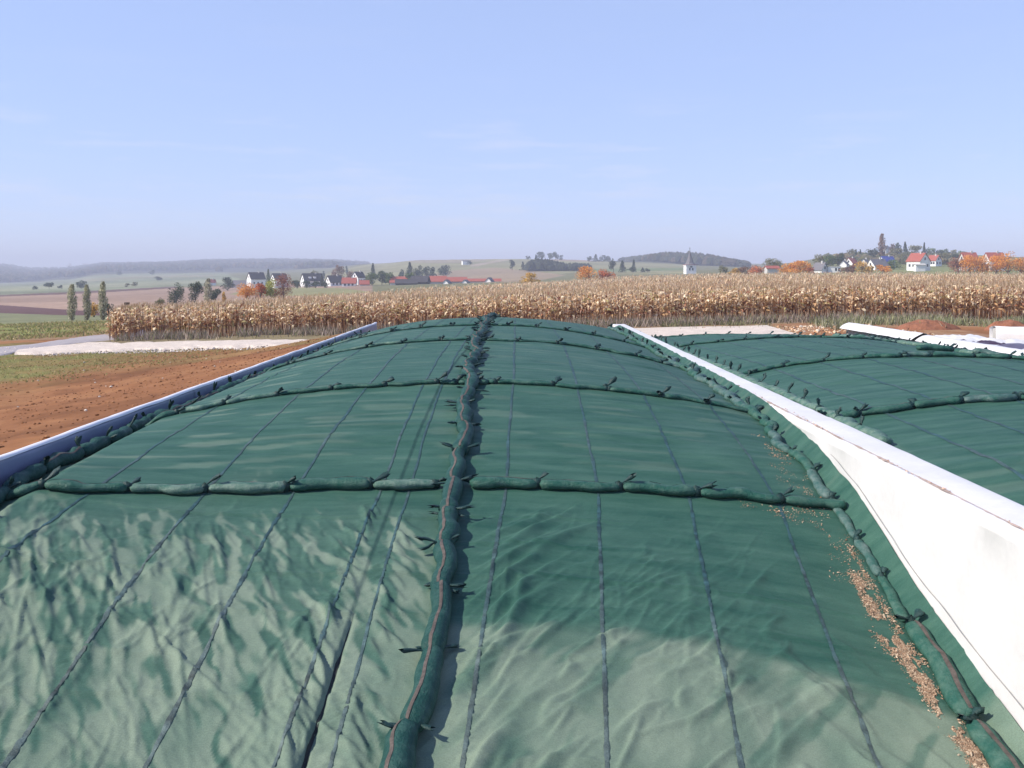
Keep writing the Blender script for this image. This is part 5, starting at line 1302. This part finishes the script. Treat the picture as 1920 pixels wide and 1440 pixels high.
T = [
 # the pale poplars by the road and what stands behind them
 (135, 534, 19, 128, 'poplar', 'pale', 'slim pale poplar, standing apart on the far verge of the road'),
 (163, 535, 17, 128, 'poplar', 'pale', 'slim pale poplar in the middle of the three by the road'),
 (193, 529, 17, 127, 'poplar', 'pale', 'tallest slim poplar, the one beside the maize corner'),
 (176, 561, 17, 150, 'bush', 'yellow', 'golden bush between two slim poplars'),
 (203, 565, 24, 150, 'bush', 'dark', 'dark bush behind the tallest slim poplar'),
 (330, 530, 34, 260, 'round', 'dark', 'dark tree at the left end of the clump over the maize tip'),
 (366, 528, 30, 262, 'round', 'dark', 'dark tree in the middle of the clump over the maize tip'),
 (390, 523, 17, 258, 'poplar', 'pale', 'pale bare upright tree in the clump over the maize tip'),
 (403, 539, 24, 262, 'round', 'dark', 'low dark tree at the right end of the clump over the maize tip'),
 (300, 558, 22, 200, 'bush', 'olive', 'small olive bush just over the maize tip'),
 (419, 547, 11, 255, 'bush', 'yellow', 'tiny golden bush right of the dark clump'),
 (463, 530, 44, 235, 'bush', 'orange', 'broad orange bush below the white gable with the slate roof'),
 (488, 531, 26, 233, 'bush', 'red', 'rusty red bush between the orange and the green one'),
 (507, 521, 30, 236, 'round', 'lime', 'yellow-green tree between rusty bush and red-brown tree'),
 (531, 513, 36, 235, 'round', 'redbrown', 'big red-brown tree over the maize, right of the yellow-green one'),
 (427, 520, 24, 560, 'round', 'dark', 'round dark tree alone left of the slate-roofed house'),
 (503, 505, 12, 700, 'conifer', 'green', 'thin green tree behind the slate-roofed house'),
 (557, 524, 22, 520, 'bush', 'dark', 'dark shrub just right of the red-brown tree'),
 (574, 528, 22, 520, 'bush', 'dark', 'low dark shrub under the house with two dormers'),
 (592, 527, 20, 520, 'bush', 'dark', 'dark shrub under the slope of the dormer roof'),
 (608, 526, 16, 520, 'bush', 'dark', 'dark shrub before the narrow white gable house'),
 (590, 506, 14, 760, 'round', 'olive', 'olive tree behind the dormer roof'),
 (603, 515, 9, 600, 'conifer', 'dark', 'small dark fir between two dark roofs'),
 (634, 497, 26, 760, 'round', 'brown', 'bare brownish tree above the dark village roofs'),
 (655, 508, 16, 740, 'round', 'brown', 'brown tree behind the red-roofed barn'),
 (699, 494, 15, 820, 'conifer', 'dark', 'lone pointed fir on the slope above the big green trees'),
 (698, 510, 30, 560, 'round', 'green', 'large green tree right of the red-roofed barn'),
 (716, 507, 32, 565, 'round', 'dark', 'largest dark green tree in the village clump'),
 (730, 509, 20, 560, 'round', 'green', 'green tree on the edge of the village clump by the farm roofs'),
 (768, 492, 20, 800, 'conifer', 'dark', 'pointed dark fir leading the hedgerow on the slope'),
 (752, 503, 14, 800, 'bush', 'dark', 'dark bush below the hedgerow fir'),
 (785, 497, 22, 800, 'round', 'dark', 'dark tree in the hedgerow next to the fir'),
 (800, 498, 16, 805, 'round', 'dark', 'dark tree midway along the slope hedgerow'),
 (813, 500, 16, 805, 'round', 'dark', 'small dark tree at the end of the slope hedgerow'),
 (836, 495, 28, 900, 'bush', 'dark', 'wide dark bush on the slope below the hill track'),
 (770, 511, 20, 560, 'round', 'green', 'green tree among the blue farm sheds'),
 (878, 490, 14, 1250, 'bush', 'dark', 'dark bush beside the white barn on the hill'),
 (960, 486, 14, 1000, 'round', 'dark', 'dark tree alone left of the fir wood'),
 (980, 491, 11, 1000, 'conifer', 'dark', 'small dark fir between the lone tree and the fir wood'),
 (1005, 478, 12, 1000, 'conifer', 'dark', 'tallest fir of the hillside fir wood'),
 (1016, 482, 11, 1005, 'conifer', 'dark', 'second tall fir of the hillside fir wood'),
 (993, 498, 16, 985, 'round', 'dark', 'dark tree at the left foot of the fir wood'),
 (1010, 493, 18, 985, 'round', 'dark', 'dark tree under the tallest fir'),
 (1024, 489, 18, 990, 'conifer', 'dark', 'broad fir in the middle of the hillside wood'),
 (1034, 490, 16, 990, 'conifer', 'dark', 'broad fir right of the middle in the hillside wood'),
 (1046, 493, 16, 985, 'round', 'dark', 'round dark tree in the right half of the hillside wood'),
 (1059, 501, 16, 980, 'round', 'dark', 'low dark tree where the hillside wood thins out'),
 (1072, 503, 14, 980, 'round', 'dark', 'low dark tree trailing off the hillside wood'),
 (1086, 500, 18, 985, 'round', 'dark', 'dark tree over the orange bushes'),
 (1098, 500, 14, 985, 'round', 'dark', 'dark tree at the right end of the hillside wood'),
 (1015, 471, 18, 1500, 'round', 'dark', 'round tree on the hilltop skyline above the tallest fir'),
 (1033, 473, 14, 1500, 'round', 'dark', 'tree in the hilltop skyline pair, left one'),
 (1042, 470, 12, 1500, 'round', 'dark', 'tree in the hilltop skyline pair, right one'),
 (1053, 478, 8, 1500, 'bush', 'dark', 'small bush on the hilltop skyline right of the tree pair'),
 (990, 479, 9, 1500, 'bush', 'dark', 'small bush on the hilltop skyline left of the round tree'),
 (1105, 480, 12, 1450, 'round', 'dark', 'left tree of the dark skyline copse'),
 (1117, 477, 14, 1450, 'conifer', 'dark', 'pointed tree of the dark skyline copse'),
 (1130, 479, 16, 1450, 'round', 'dark', 'right-hand dense tree of the dark skyline copse'),
 (1139, 480, 12, 1450, 'round', 'dark', 'last tree of the dark skyline copse'),
 (1150, 485, 15, 820, 'round', 'dark', 'upright dark tree right of the skyline copse'),
 (1167, 489, 17, 800, 'conifer', 'dark', 'broad fir between the copse and the church'),
 (1188, 487, 10, 830, 'conifer', 'dark', 'narrow fir halfway to the church'),
 (1185, 501, 16, 790, 'bush', 'dark', 'dark bush at the foot of the narrow fir'),
 (1205, 502, 11, 800, 'conifer', 'dark', 'little fir left of the church'),
 (1214, 507, 12, 800, 'bush', 'dark', 'little bush left of the church'),
 (995, 512, 36, 345, 'bush', 'yellow', 'golden-brown bush at the far maize edge'),
 (1104, 504, 48, 362, 'bush', 'orange', 'wide glowing orange bush at the far maize edge'),
 (1130, 504, 26, 365, 'bush', 'red', 'red bush beside the wide glowing orange one'),
 (1145, 507, 20, 366, 'bush', 'red', 'small red bush at the end of the orange row'),
 (1357, 496, 20, 520, 'round', 'olive', 'olive-green tree below the right end of the wood'),
 (1376, 503, 24, 410, 'bush', 'yellow', 'yellow-orange bush right of the olive tree'),
 (1393, 498, 28, 420, 'bush', 'brown', 'brown-orange bush before the wood end'),
 (1416, 498, 30, 415, 'bush', 'red', 'red-orange bush left of the pink shed'),
 (1448, 484, 34, 520, 'round', 'olive', 'grey-green tree with rounded crown above the pink shed'),
 (1478, 492, 38, 405, 'bush', 'orange', 'orange tree left of the brightest orange tree'),
 (1500, 488, 40, 400, 'bush', 'orange', 'brightest orange tree in front of the grey-roofed house'),
 (1517, 495, 24, 405, 'bush', 'red', 'reddish tree touching the grey-roofed house'),
 (1536, 476, 22, 560, 'round', 'olive', 'olive tree behind the grey-roofed house'),
 (1556, 476, 24, 570, 'round', 'green', 'green tree behind the white flat-roofed building'),
 (1577, 472, 24, 565, 'round', 'dark', 'dark tree with a rusty top beside the hillside cottages'),
 (1573, 474, 14, 575, 'round', 'redbrown', 'rusty tree leaning over the dark one'),
 (1595, 467, 22, 800, 'round', 'olive', 'pale olive tree on the knoll shoulder'),
 (1605, 468, 10, 790, 'conifer', 'dark', 'small fir on the knoll shoulder, left of the pair'),
 (1613, 468, 9, 790, 'conifer', 'dark', 'small fir on the knoll shoulder, right of the pair'),
 (1622, 472, 14, 780, 'round', 'green', 'green tree on the knoll shoulder'),
 (1636, 463, 28, 720, 'round', 'dark', 'big dark round tree left of the tall poplar'),
 (1654, 439, 14, 730, 'poplar', 'brown', 'tall brown poplar rising over the knoll'),
 (1672, 457, 16, 860, 'round', 'brown', 'brown tree on top of the knoll'),
 (1684, 455, 12, 860, 'round', 'dark', 'small dark round tree on top of the knoll'),
 (1697, 454, 15, 800, 'conifer', 'dark', 'dark fir on top of the knoll'),
 (1680, 465, 24, 780, 'round', 'olive', 'olive tree below the knoll top'),
 (1694, 472, 22, 700, 'round', 'olive', 'olive tree left of the red-roofed white house'),
 (1718, 459, 28, 850, 'round', 'olive', 'broad olive tree behind the red-roofed white house'),
 (1733, 455, 10, 850, 'conifer', 'dark', 'pointed fir right of the knoll top'),
 (1745, 462, 18, 850, 'round', 'green', 'green tree on the descending knoll'),
 (1758, 465, 18, 850, 'round', 'dark', 'dark tree on the descending knoll'),
 (1771, 467, 20, 860, 'round', 'green', 'green tree further down the knoll'),
 (1786, 470, 20, 860, 'round', 'olive', 'olive tree near the end of the knoll'),
 (1801, 470, 18, 850, 'round', 'green', 'green tree above the far red roof'),
 (1768, 479, 28, 640, 'round', 'olive', 'bushy tree right of the small red-roofed cottage'),
 (1790, 482, 24, 640, 'round', 'dark', 'dark bushy tree before the orange hedge'),
 (1615, 489, 26, 420, 'round', 'yellow', 'bright yellow tree in front of the hillside houses'),
 (1628, 497, 22, 418, 'bush', 'yellow', 'yellow bush beside the bright yellow tree'),
 (1586, 497, 24, 425, 'bush', 'brown', 'brown-orange bush right of the white flat-roofed building'),
 (1600, 493, 14, 430, 'bush', 'redbrown', 'red-brown bush left of the bright yellow tree'),
 (1655, 498, 28, 420, 'bush', 'orange', 'orange-brown bush below the blue roof'),
 (1676, 487, 26, 500, 'round', 'green', 'grey-green tree right of the blue roof'),
 (1796, 482, 34, 402, 'bush', 'redbrown', 'dull red-brown tree at the left end of the orange hedge row'),
 (1818, 477, 40, 398, 'bush', 'orange', 'orange tree second in the hedge row'),
 (1842, 479, 38, 396, 'bush', 'orange', 'orange tree in the middle of the hedge row under the long red roof'),
 (1868, 477, 38, 396, 'bush', 'orange', 'orange tree right of the middle of the hedge row'),
 (1890, 471, 44, 394, 'bush', 'orange', 'tallest glowing orange tree of the hedge row'),
 (1913, 479, 36, 396, 'bush', 'orange', 'orange tree at the picture edge end of the hedge row'),
 (1945, 486, 40, 396, 'round', 'olive', 'olive tree beyond the end of the orange hedge row'),
 # specks in the valley
 (65, 542, 10, 720, 'round', 'dark', 'small dark valley tree, far left of three'),
 (92, 538, 18, 720, 'round', 'dark', 'dark valley tree between two smaller ones'),
 (112, 540, 9, 760, 'round', 'dark', 'tiny dark valley tree right of the larger one'),
 (152, 537, 22, 740, 'round', 'dark', 'dark valley bush row seen between two poplars'),
 (238, 535, 10, 780, 'round', 'olive', 'tiny valley tree, left of a close pair'),
 (253, 534, 12, 780, 'round', 'olive', 'tiny valley tree, right of a close pair'),
 (296, 524, 14, 1150, 'bush', 'dark', 'small dark shrub on the pale valley field'),
 (225, 514, 12, 1900, 'bush', 'dark', 'bush on the field below the blue woods'),
 (285, 512, 12, 1900, 'round', 'dark', 'tree on the field below the blue woods'),
 (130, 493, 11, 4100, 'round', 'brown', 'tall tree breaking the blue skyline, left one'),
 (160, 492, 11, 4100, 'round', 'brown', 'tall tree breaking the blue skyline, right one'),
 (650, 497, 6, 1150, 'bush', 'dark', 'tiny bush on the green slope above the village, upper one'),
 (606, 507, 6, 1000, 'bush', 'dark', 'tiny bush on the green slope above the village, lower one'),
]
for t_ in T:
    tree(*t_)

# ---------------------------------------------------------------- woods on the hills
def wood(name, X, Y, h, w, cols, label):
    n = len(X)
    ico = np.array([(0, 0, 1), (0.89, 0, .45), (.28, .85, .45), (-.72, .53, .45), (-.72, -.53, .45), (.28, -.85, .45), (.72, .53, -.45), (-.28, .85, -.45), (-.89, 0, -.45), (-.28, -.85, -.45), (.72, -.53, -.45), (0, 0, -1)])
    fi = np.array([(0, 1, 2), (0, 2, 3), (0, 3, 4), (0, 4, 5), (0, 5, 1), (1, 6, 2), (2, 7, 3), (3, 8, 4), (4, 9, 5), (5, 10, 1), (6, 7, 2), (7, 8, 3), (8, 9, 4), (9, 10, 5), (10, 6, 1)])
    hh = h * rng.uniform(0.7, 1.25, n); ww = w * rng.uniform(0.7, 1.3, n)
    v = ico[None] * np.stack([ww / 2, ww / 2, hh / 2], -1)[:, None] * rng.uniform(0.75, 1.25, (n, 12, 1))
    v = v + np.stack([X, Y, zt(X, Y) + hh * 0.42], -1)[:, None]
    f = (np.arange(n) * 12)[:, None, None] + fi[None]
    o = link(name, mesh(name, v.reshape(-1, 3), f.reshape(-1, 3), M['leaf'], np.repeat(cols, 12, 0)))
    return tag(o, label, kind='stuff')
WP = [(0.045, 0.055, 0.028), (0.060, 0.062, 0.030), (0.085, 0.062, 0.034), (0.035, 0.045, 0.026), (0.11, 0.075, 0.04), (0.05, 0.06, 0.03)]
n = 15000
Y = np.exp(rng.uniform(math.log(2150), math.log(4450), n)); px_ = rng.uniform(-320, 720, n)
X = (px_ - CX) / F * Y
keep = (fbm(X / 260, Y / 260, 501) > -0.22 + 0.25 * sstep(2700, 2150, Y)) & (px_ < 690 - 60 * sstep(3600, 2300, Y))
X, Y = X[keep], Y[keep]
wood('forest', X, Y, 13, 15, pick(WP, len(X)), 'blue-hazed woods covering the long ridge on the horizon')
n = 5200
px_ = rng.uniform(1165, 1400, n); Y = rng.uniform(1330, 2250, n)
X = (px_ - CX) / F * Y
keep = (Y > np.interp(px_, [1165, 1220, 1290, 1400], [1900, 1520, 1420, 1330])) & (fbm(X / 60, Y / 60, 503) > -0.45)
X, Y, px_ = X[keep], Y[keep], px_[keep]
hw = np.interp(px_, [1165, 1200, 1240, 1300, 1345, 1400], [7, 10, 13, 16, 13, 7])
wood('forest', X, Y, hw, 13, pick(WP[:4], len(X)), 'dark rounded wood on the hill behind the church')

n = 420
px_ = rng.uniform(986, 1104, n); Y = rng.uniform(955, 1030, n); X = (px_ - CX) / F * Y
wood('forest', X, Y, np.interp(px_, [986, 1000, 1030, 1060, 1104], [5.5, 10, 9.5, 6, 6]), 6.5, pick([(0.045, 0.055, 0.035), (0.035, 0.045, 0.03)], n), 'dark fir wood in the dip below the hilltop trees')
n = 620
px_ = rng.uniform(1545, 1812, n); Y = rng.uniform(600, 900, n); X = (px_ - CX) / F * Y
k = fbm(X / 30, Y / 30, 509) > -0.25
X, Y = X[k], Y[k]
wood('undergrowth', X, Y, 4.6, 6.0, pick([(0.16, 0.15, 0.07), (0.10, 0.115, 0.055), (0.20, 0.165, 0.085), (0.085, 0.09, 0.05), (0.17, 0.12, 0.07)], len(X)), 'mixed autumn thicket covering the slope of the knoll')
# ---------------------------------------------------------------- houses
def quadmesh(name, mat, polys):
    vs, fs, n = [], {}, 0
    for p in polys:
        vs += list(p); fs.setdefault(len(p), []).append(list(range(n, n + len(p)))); n += len(p)
    return mesh(name, np.array(vs, float), [np.array(f) for f in fs.values()], mat)

def house(x, ytop, Y, gw, L, rot, wall, roof, label, roof_frac=None, pitch=47, windows=True, name='house', dormers=0, dx=0, over=0.35, chimney=True, cat=None):
    """gabled house: ridge along its local X; gable ends at local -X / +X"""
    X = (x - CX) / F * Y; Z = float(zt(X, Y)) - 0.1
    H = (CZ - (ytop - HY) * Y / F) - Z
    rh = min(gw / 2 * math.tan(math.radians(pitch)), H * (roof_frac or 0.7)); wh = H - rh
    e = empty(name, (X, Y, Z), math.radians(rot)); tag(e, label, cat or name.replace('_', ' '))
    a, b_ = L / 2, gw / 2
    polys = [[(-a, -b_, -2), (a, -b_, -2), (a, -b_, wh), (-a, -b_, wh)], [(a, b_, -2), (-a, b_, -2), (-a, b_, wh), (a, b_, wh)],
             [(-a, b_, -2), (-a, -b_, -2), (-a, -b_, wh), (-a, 0, H - 0.05), (-a, b_, wh)], [(a, -b_, -2), (a, b_, -2), (a, b_, wh), (a, 0, H - 0.05), (a, -b_, wh)]]
    link('wall', quadmesh('wall', M[wall], polys), e)
    sl = rh / b_; th = 0.22
    ro = MB()
    for s in (-1, 1):
        o_ = b_ + over; zo = wh - over * sl
        P = [(-a - over, s * o_, zo), (a + over, s * o_, zo), (a + over, 0, H), (-a - over, 0, H)]
        P2 = [(p[0], p[1], p[2] + th) for p in P]
        v = np.array(P + P2); f = np.array([[0, 1, 2, 3], [4, 5, 6, 7], [0, 1, 5, 4], [1, 2, 6, 5], [2, 3, 7, 6], [3, 0, 4, 7]]); ro.add(v, f)
    r_ = link('roof', ro.build('roof', M[roof]), e)
    if chimney:
        mb = MB(); mb.box(a * 0.3, a * 0.3 + 0.7, -0.5, 0.2, H - 0.8, H + 0.9); link('chimney', mb.build('chimney', M['plaster_grey']), r_)
    if windows:
        def win(px0, py0, pz0, axis):
            mb = MB(); w_, h_ = 0.55, 0.65
            if axis == 'y': mb.box(px0 - w_, px0 + w_, py0 - 0.03, py0 + 0.03, pz0 - h_, pz0 + h_)
            else: mb.box(px0 - 0.03, px0 + 0.03, py0 - w_, py0 + w_, pz0 - h_, pz0 + h_)
            link('window', mb.build('window', M['pane']), e)
        zw = max(wh * 0.55, 1.0)
        for q in (-0.55, 0.0, 0.55):
            if wh > 1.6: win(q * a, -b_, zw, 'y')
        for sx_ in (-1, 1):
            for q in (-0.45, 0.45):
                if wh > 1.6: win(sx_ * a, q * b_, zw, 'x')
            win(sx_ * a, 0.0, wh + rh * 0.28, 'x')
    for k in range(dormers):
        q = (-0.35 + 0.5 * k) * a
        mb = MB(); yy = -b_ * 0.62; zz = wh + rh * 0.38
        mb.box(q - 0.8, q + 0.8, yy - 0.5, yy + 1.4, zz - 0.8, zz + 0.9)
        d = link('dormer', mb.build('dormer', M['plaster']), e)
        m2 = MB(); m2.box(q - 0.95, q + 0.95, yy - 0.65, yy + 1.5, zz + 0.9, zz + 1.1); link('dormer_roof', m2.build('dormer_roof', M[roof]), d)
    return e

house(480, 511, 650, 7.5, 9.5, 36, 'plaster', 'tile_dark', 'tall house with white gable and dark slate roof above the orange bush')
house(450, 526, 660, 5, 9, 5, 'plaster_grey', 'tile_grey', 'low grey outbuilding left of the slate-roofed house', name='outbuilding', windows=False, chimney=False)
house(397, 524, 760, 4, 5, 40, 'plaster', 'tile_red', 'tiny white cottage on the valley edge', windows=False)
house(523, 513, 640, 7, 8.5, 38, 'plaster', 'tile_dark', 'house with small white gable hidden by the red-brown tree')
house(585, 513, 620, 8, 12, 30, 'plaster', 'tile_dark', 'dark-roofed house with two white dormers', dormers=2)
house(627, 517, 600, 7, 8.5, 36, 'plaster', 'tile_dark', 'narrow white-gabled house right of the dormer house')
house(655, 521, 560, 7, 7.5, 4, 'plaster', 'tile_red', 'small barn with bright red roof and white wall', name='barn', roof_frac=0.62, pitch=55)
house(672, 510, 620, 6, 6, 50, 'plaster', 'tile_dark', 'white house peeping out behind the red-roofed barn')
house(683, 526, 555, 5, 5, 10, 'plaster_grey', 'tile_red', 'small red-roofed shed next to the white house', name='shed', windows=False, chimney=False, roof_frac=0.7)
house(748, 519, 560, 8, 9, 0, 'plaster_grey', 'tile_red', 'red-roofed farm building left of the dark sheds', name='barn', chimney=False)
house(762, 524, 520, 7, 11, 6, 'tile_dark', 'tile_dark', 'dark blue-grey shed in front of the farm building', name='shed', windows=False, chimney=False)
house(788, 518, 540, 8, 9, -8, 'tile_dark', 'tile_dark', 'taller dark shed right of the green tree', name='shed', windows=False, chimney=False)
house(818, 518, 560, 9, 11, 2, 'plaster_grey', 'tile_red', 'long red farm roof left of the small white gables', name='barn', chimney=False, windows=False)
house(855, 520, 570, 8, 12, 2, 'plaster_grey', 'tile_red', 'second long red farm roof right of the first', name='barn', chimney=False, windows=False)
house(838, 525, 530, 3.2, 4, 70, 'plaster', 'tile_grey', 'small white gable before the red farm roofs, left one', name='outbuilding', windows=False, chimney=False)
house(873, 525, 535, 3.0, 4, 72, 'plaster', 'tile_grey', 'small white gable before the red farm roofs, right one', name='outbuilding', windows=False, chimney=False)
house(905, 523, 560, 7, 20, 1, 'plaster_grey', 'tile_red', 'long low red-roofed shed below the stubble slope', name='shed', windows=False, chimney=False, pitch=30)
house(918, 521, 540, 3.2, 4, 68, 'plaster', 'tile_grey', 'little white gable beside the long low shed', name='outbuilding', windows=False, chimney=False)
house(873, 488, 1250, 5, 9, 20, 'plaster', 'tile_grey', 'white barn up on the hillside track', name='barn', windows=False, chimney=False, pitch=25)
house(1447, 499, 450, 4.5, 5.5, 4, 'plaster_grey', 'tile_red', 'small pinkish shed between red and orange trees', name='shed', windows=False, chimney=False, pitch=25)
house(1538, 493, 440, 5.5, 4.6, -48, 'plaster', 'tile_grey', 'house with grey roof and white gable behind the brightest orange tree')
def flat_house(x, ytop, Y, w, d, label, rot=0):
    X = (x - CX) / F * Y; Z = float(zt(X, Y)); H = (CZ - (ytop - HY) * Y / F) - Z
    e = empty('house', (X, Y, Z), math.radians(rot)); tag(e, label, 'house')
    mb = MB(); mb.box(-w / 2, w / 2, -d / 2, d / 2, -2, H - 0.25); link('wall', mb.build('wall', M['plaster']), e)
    mb = MB(); mb.box(-w / 2 - 0.2, w / 2 + 0.2, -d / 2 - 0.2, d / 2 + 0.2, H - 0.25, H); link('roof', mb.build('roof', M['plaster_grey']), e)
    for q in (0.12, 0.36):
        mb = MB(); mb.box(q * w - 0.4, q * w + 0.4, -d / 2 - 0.04, -d / 2 + 0.02, H * 0.25, H * 0.7); link('window', mb.build('window', M['pane']), e)
flat_house(1563, 499, 440, 5.4, 4, 'white flat-roofed building right of the grey-roofed house', -8)
house(1596, 484, 620, 5.5, 6, 40, 'plaster', 'tile_red', 'white cottage with red roof up behind the brown-orange bush')
house(1583, 489, 560, 4, 4.5, 55, 'plaster', 'tile_grey', 'small white cottage beside the dark tree', windows=False)
house(1622, 486, 560, 4.5, 5, 50, 'plaster', 'tile_grey', 'white cottage peeping over the bright yellow tree', windows=False)
house(1645, 486, 500, 6.5, 8.5, 22, 'plaster', 'tile_grey', 'white house with wide grey roof left of the blue roof')
house(1663, 481, 540, 6, 6.5, 14, 'plaster', 'tile_blue', 'house with a bright blue roof')
house(1722, 475, 480, 7.6, 7.4, -58, 'plaster', 'tile_red', 'white house with red roof and broad gable on the knoll meadow', pitch=44)
house(1724, 495, 455, 2.6, 4.2, 0, 'plaster', 'plaster_grey', 'low white annex before the red-roofed white house', name='annex', windows=False, chimney=False, pitch=18)
house(1752, 479, 560, 5, 5.5, -60, 'plaster', 'tile_red', 'small red-roofed cottage right of the big white house')
house(1816, 474, 470, 6.5, 6.5, 3, 'plaster_grey', 'tile_red', 'red roof showing over the left of the orange hedge row')
house(1864, 474, 470, 7, 7.6, 2, 'plaster', 'tile_red', 'long red roof showing over the middle of the orange hedge row')
house(1661, 461, 880, 4, 5, 30, 'plaster', 'tile_grey', 'white speck of a house among trees on the knoll top', windows=False)

# church
Yc = 600.0; Xc = (1293.5 - CX) / F * Yc; Zc = float(zt(Xc, Yc))
ch = empty('church', (Xc, Yc, Zc), math.radians(6)); tag(ch, 'white church tower with slender dark spire rising behind the maize', 'church')
ztop = CZ - (497.5 - HY) * Yc / F - Zc
mb = MB(); mb.box(-3, 3, -3, 3, -1, ztop); mb.box(-3.25, 3.25, -3.25, 3.25, ztop - 0.35, ztop + 0.1); link('tower', mb.build('tower', M['plaster']), ch)
mb = MB(); mb.box(-3.35, 3.35, -3.35, 3.35, ztop + 0.1, ztop + 0.35); link('cornice', mb.build('cornice', M['tile_red']), ch)
zs = CZ - (469 - HY) * Yc / F - Zc
a8 = np.linspace(0, 2 * np.pi, 8, endpoint=False) + np.pi / 8
prof = [(ztop + 0.35, 3.35), (ztop + 1.4, 2.3), (ztop + 3.2, 1.65), (ztop + (zs - ztop) * 0.62, 0.85), (zs, 0.10)]
v = np.array([[(r * np.cos(q), r * np.sin(q), z) for q in a8] for z, r in prof]).reshape(-1, 3)
sp = link('spire', mesh('spire', v, gridfaces(len(prof), 8, True), M['tile_grey']), ch)
mb = MB(); mb.box(-0.07, 0.07, -0.07, 0.07, zs - 0.3, zs + 1.8); mb.box(-0.5, 0.5, -0.06, 0.06, zs + 1.0, zs + 1.15); mb.add(*lump((0, 0, zs + 0.2), 0.25, 0.25, 0.25, 1)); link('finial', mb.build('finial', M['tile_dark']), sp)
for q in (-0.9, 0.9):
    mb = MB(); mb.box(q - 0.38, q + 0.38, -3.05, -2.95, ztop - 3.0, ztop - 1.5); link('belfry_window', mb.build('belfry_window', M['pane']), ch)
mb = MB(); mb.box(-0.7, 0.7, -3.06, -2.96, ztop - 1.3, ztop - 0.5); link('clock', mb.build('clock', M['tile_dark']), ch)

# dark post beyond the maize corner, tall stakes in the verge
Xp = (238 - CX) / F * 118; Zp = float(zt(Xp, 118.0))
e = empty('wooden_post', (Xp, 118, Zp)); tag(e, 'dark wooden post sticking up behind the maize corner', 'post')
zp = CZ - (567 - HY) * 118 / F - Zp
mb = MB(); mb.box(-0.16, 0.16, -0.16, 0.16, -0.3, zp - 0.35); link('shaft', mb.build('shaft', M['wood']), e)
mb = MB(); mb.box(-0.24, 0.24, -0.24, 0.24, zp - 0.35, zp); link('cap', mb.build('cap', M['wood']), e)

# ---------------------------------------------------------------- haze
hm = bpy.data.materials.new('haze'); hm.use_nodes = True
hn = hm.node_tree; hn.nodes.clear()
ho = hn.nodes.new('ShaderNodeOutputMaterial'); hv = hn.nodes.new('ShaderNodeVolumePrincipled')
hv.inputs['Color'].default_value = (0.82, 0.86, 1.0, 1)
hv.inputs['Density'].default_value = HAZE
hv.inputs['Anisotropy'].default_value = 0.0
hn.links.new(hv.outputs['Volume'], ho.inputs['Volume'])
zmin, zmax = 1e9, -1e9
for o_ in SC.objects:
    if o_.type == 'MESH' and o_.parent is None:
        for c_ in o_.bound_box:
            zmin = min(zmin, c_[2] + o_.location.z); zmax = max(zmax, c_[2] + o_.location.z)
zmax = max(zmax, CZ) + 25
print('haze box', zmin, zmax)
v, f = boxv(-6400, 6400, -3100, 5900, zmin - 1.0, zmax)
hz = link('haze', mesh('haze', v, f, hm)); tag(hz, 'pale blue haze in the air over the valley', kind='stuff')
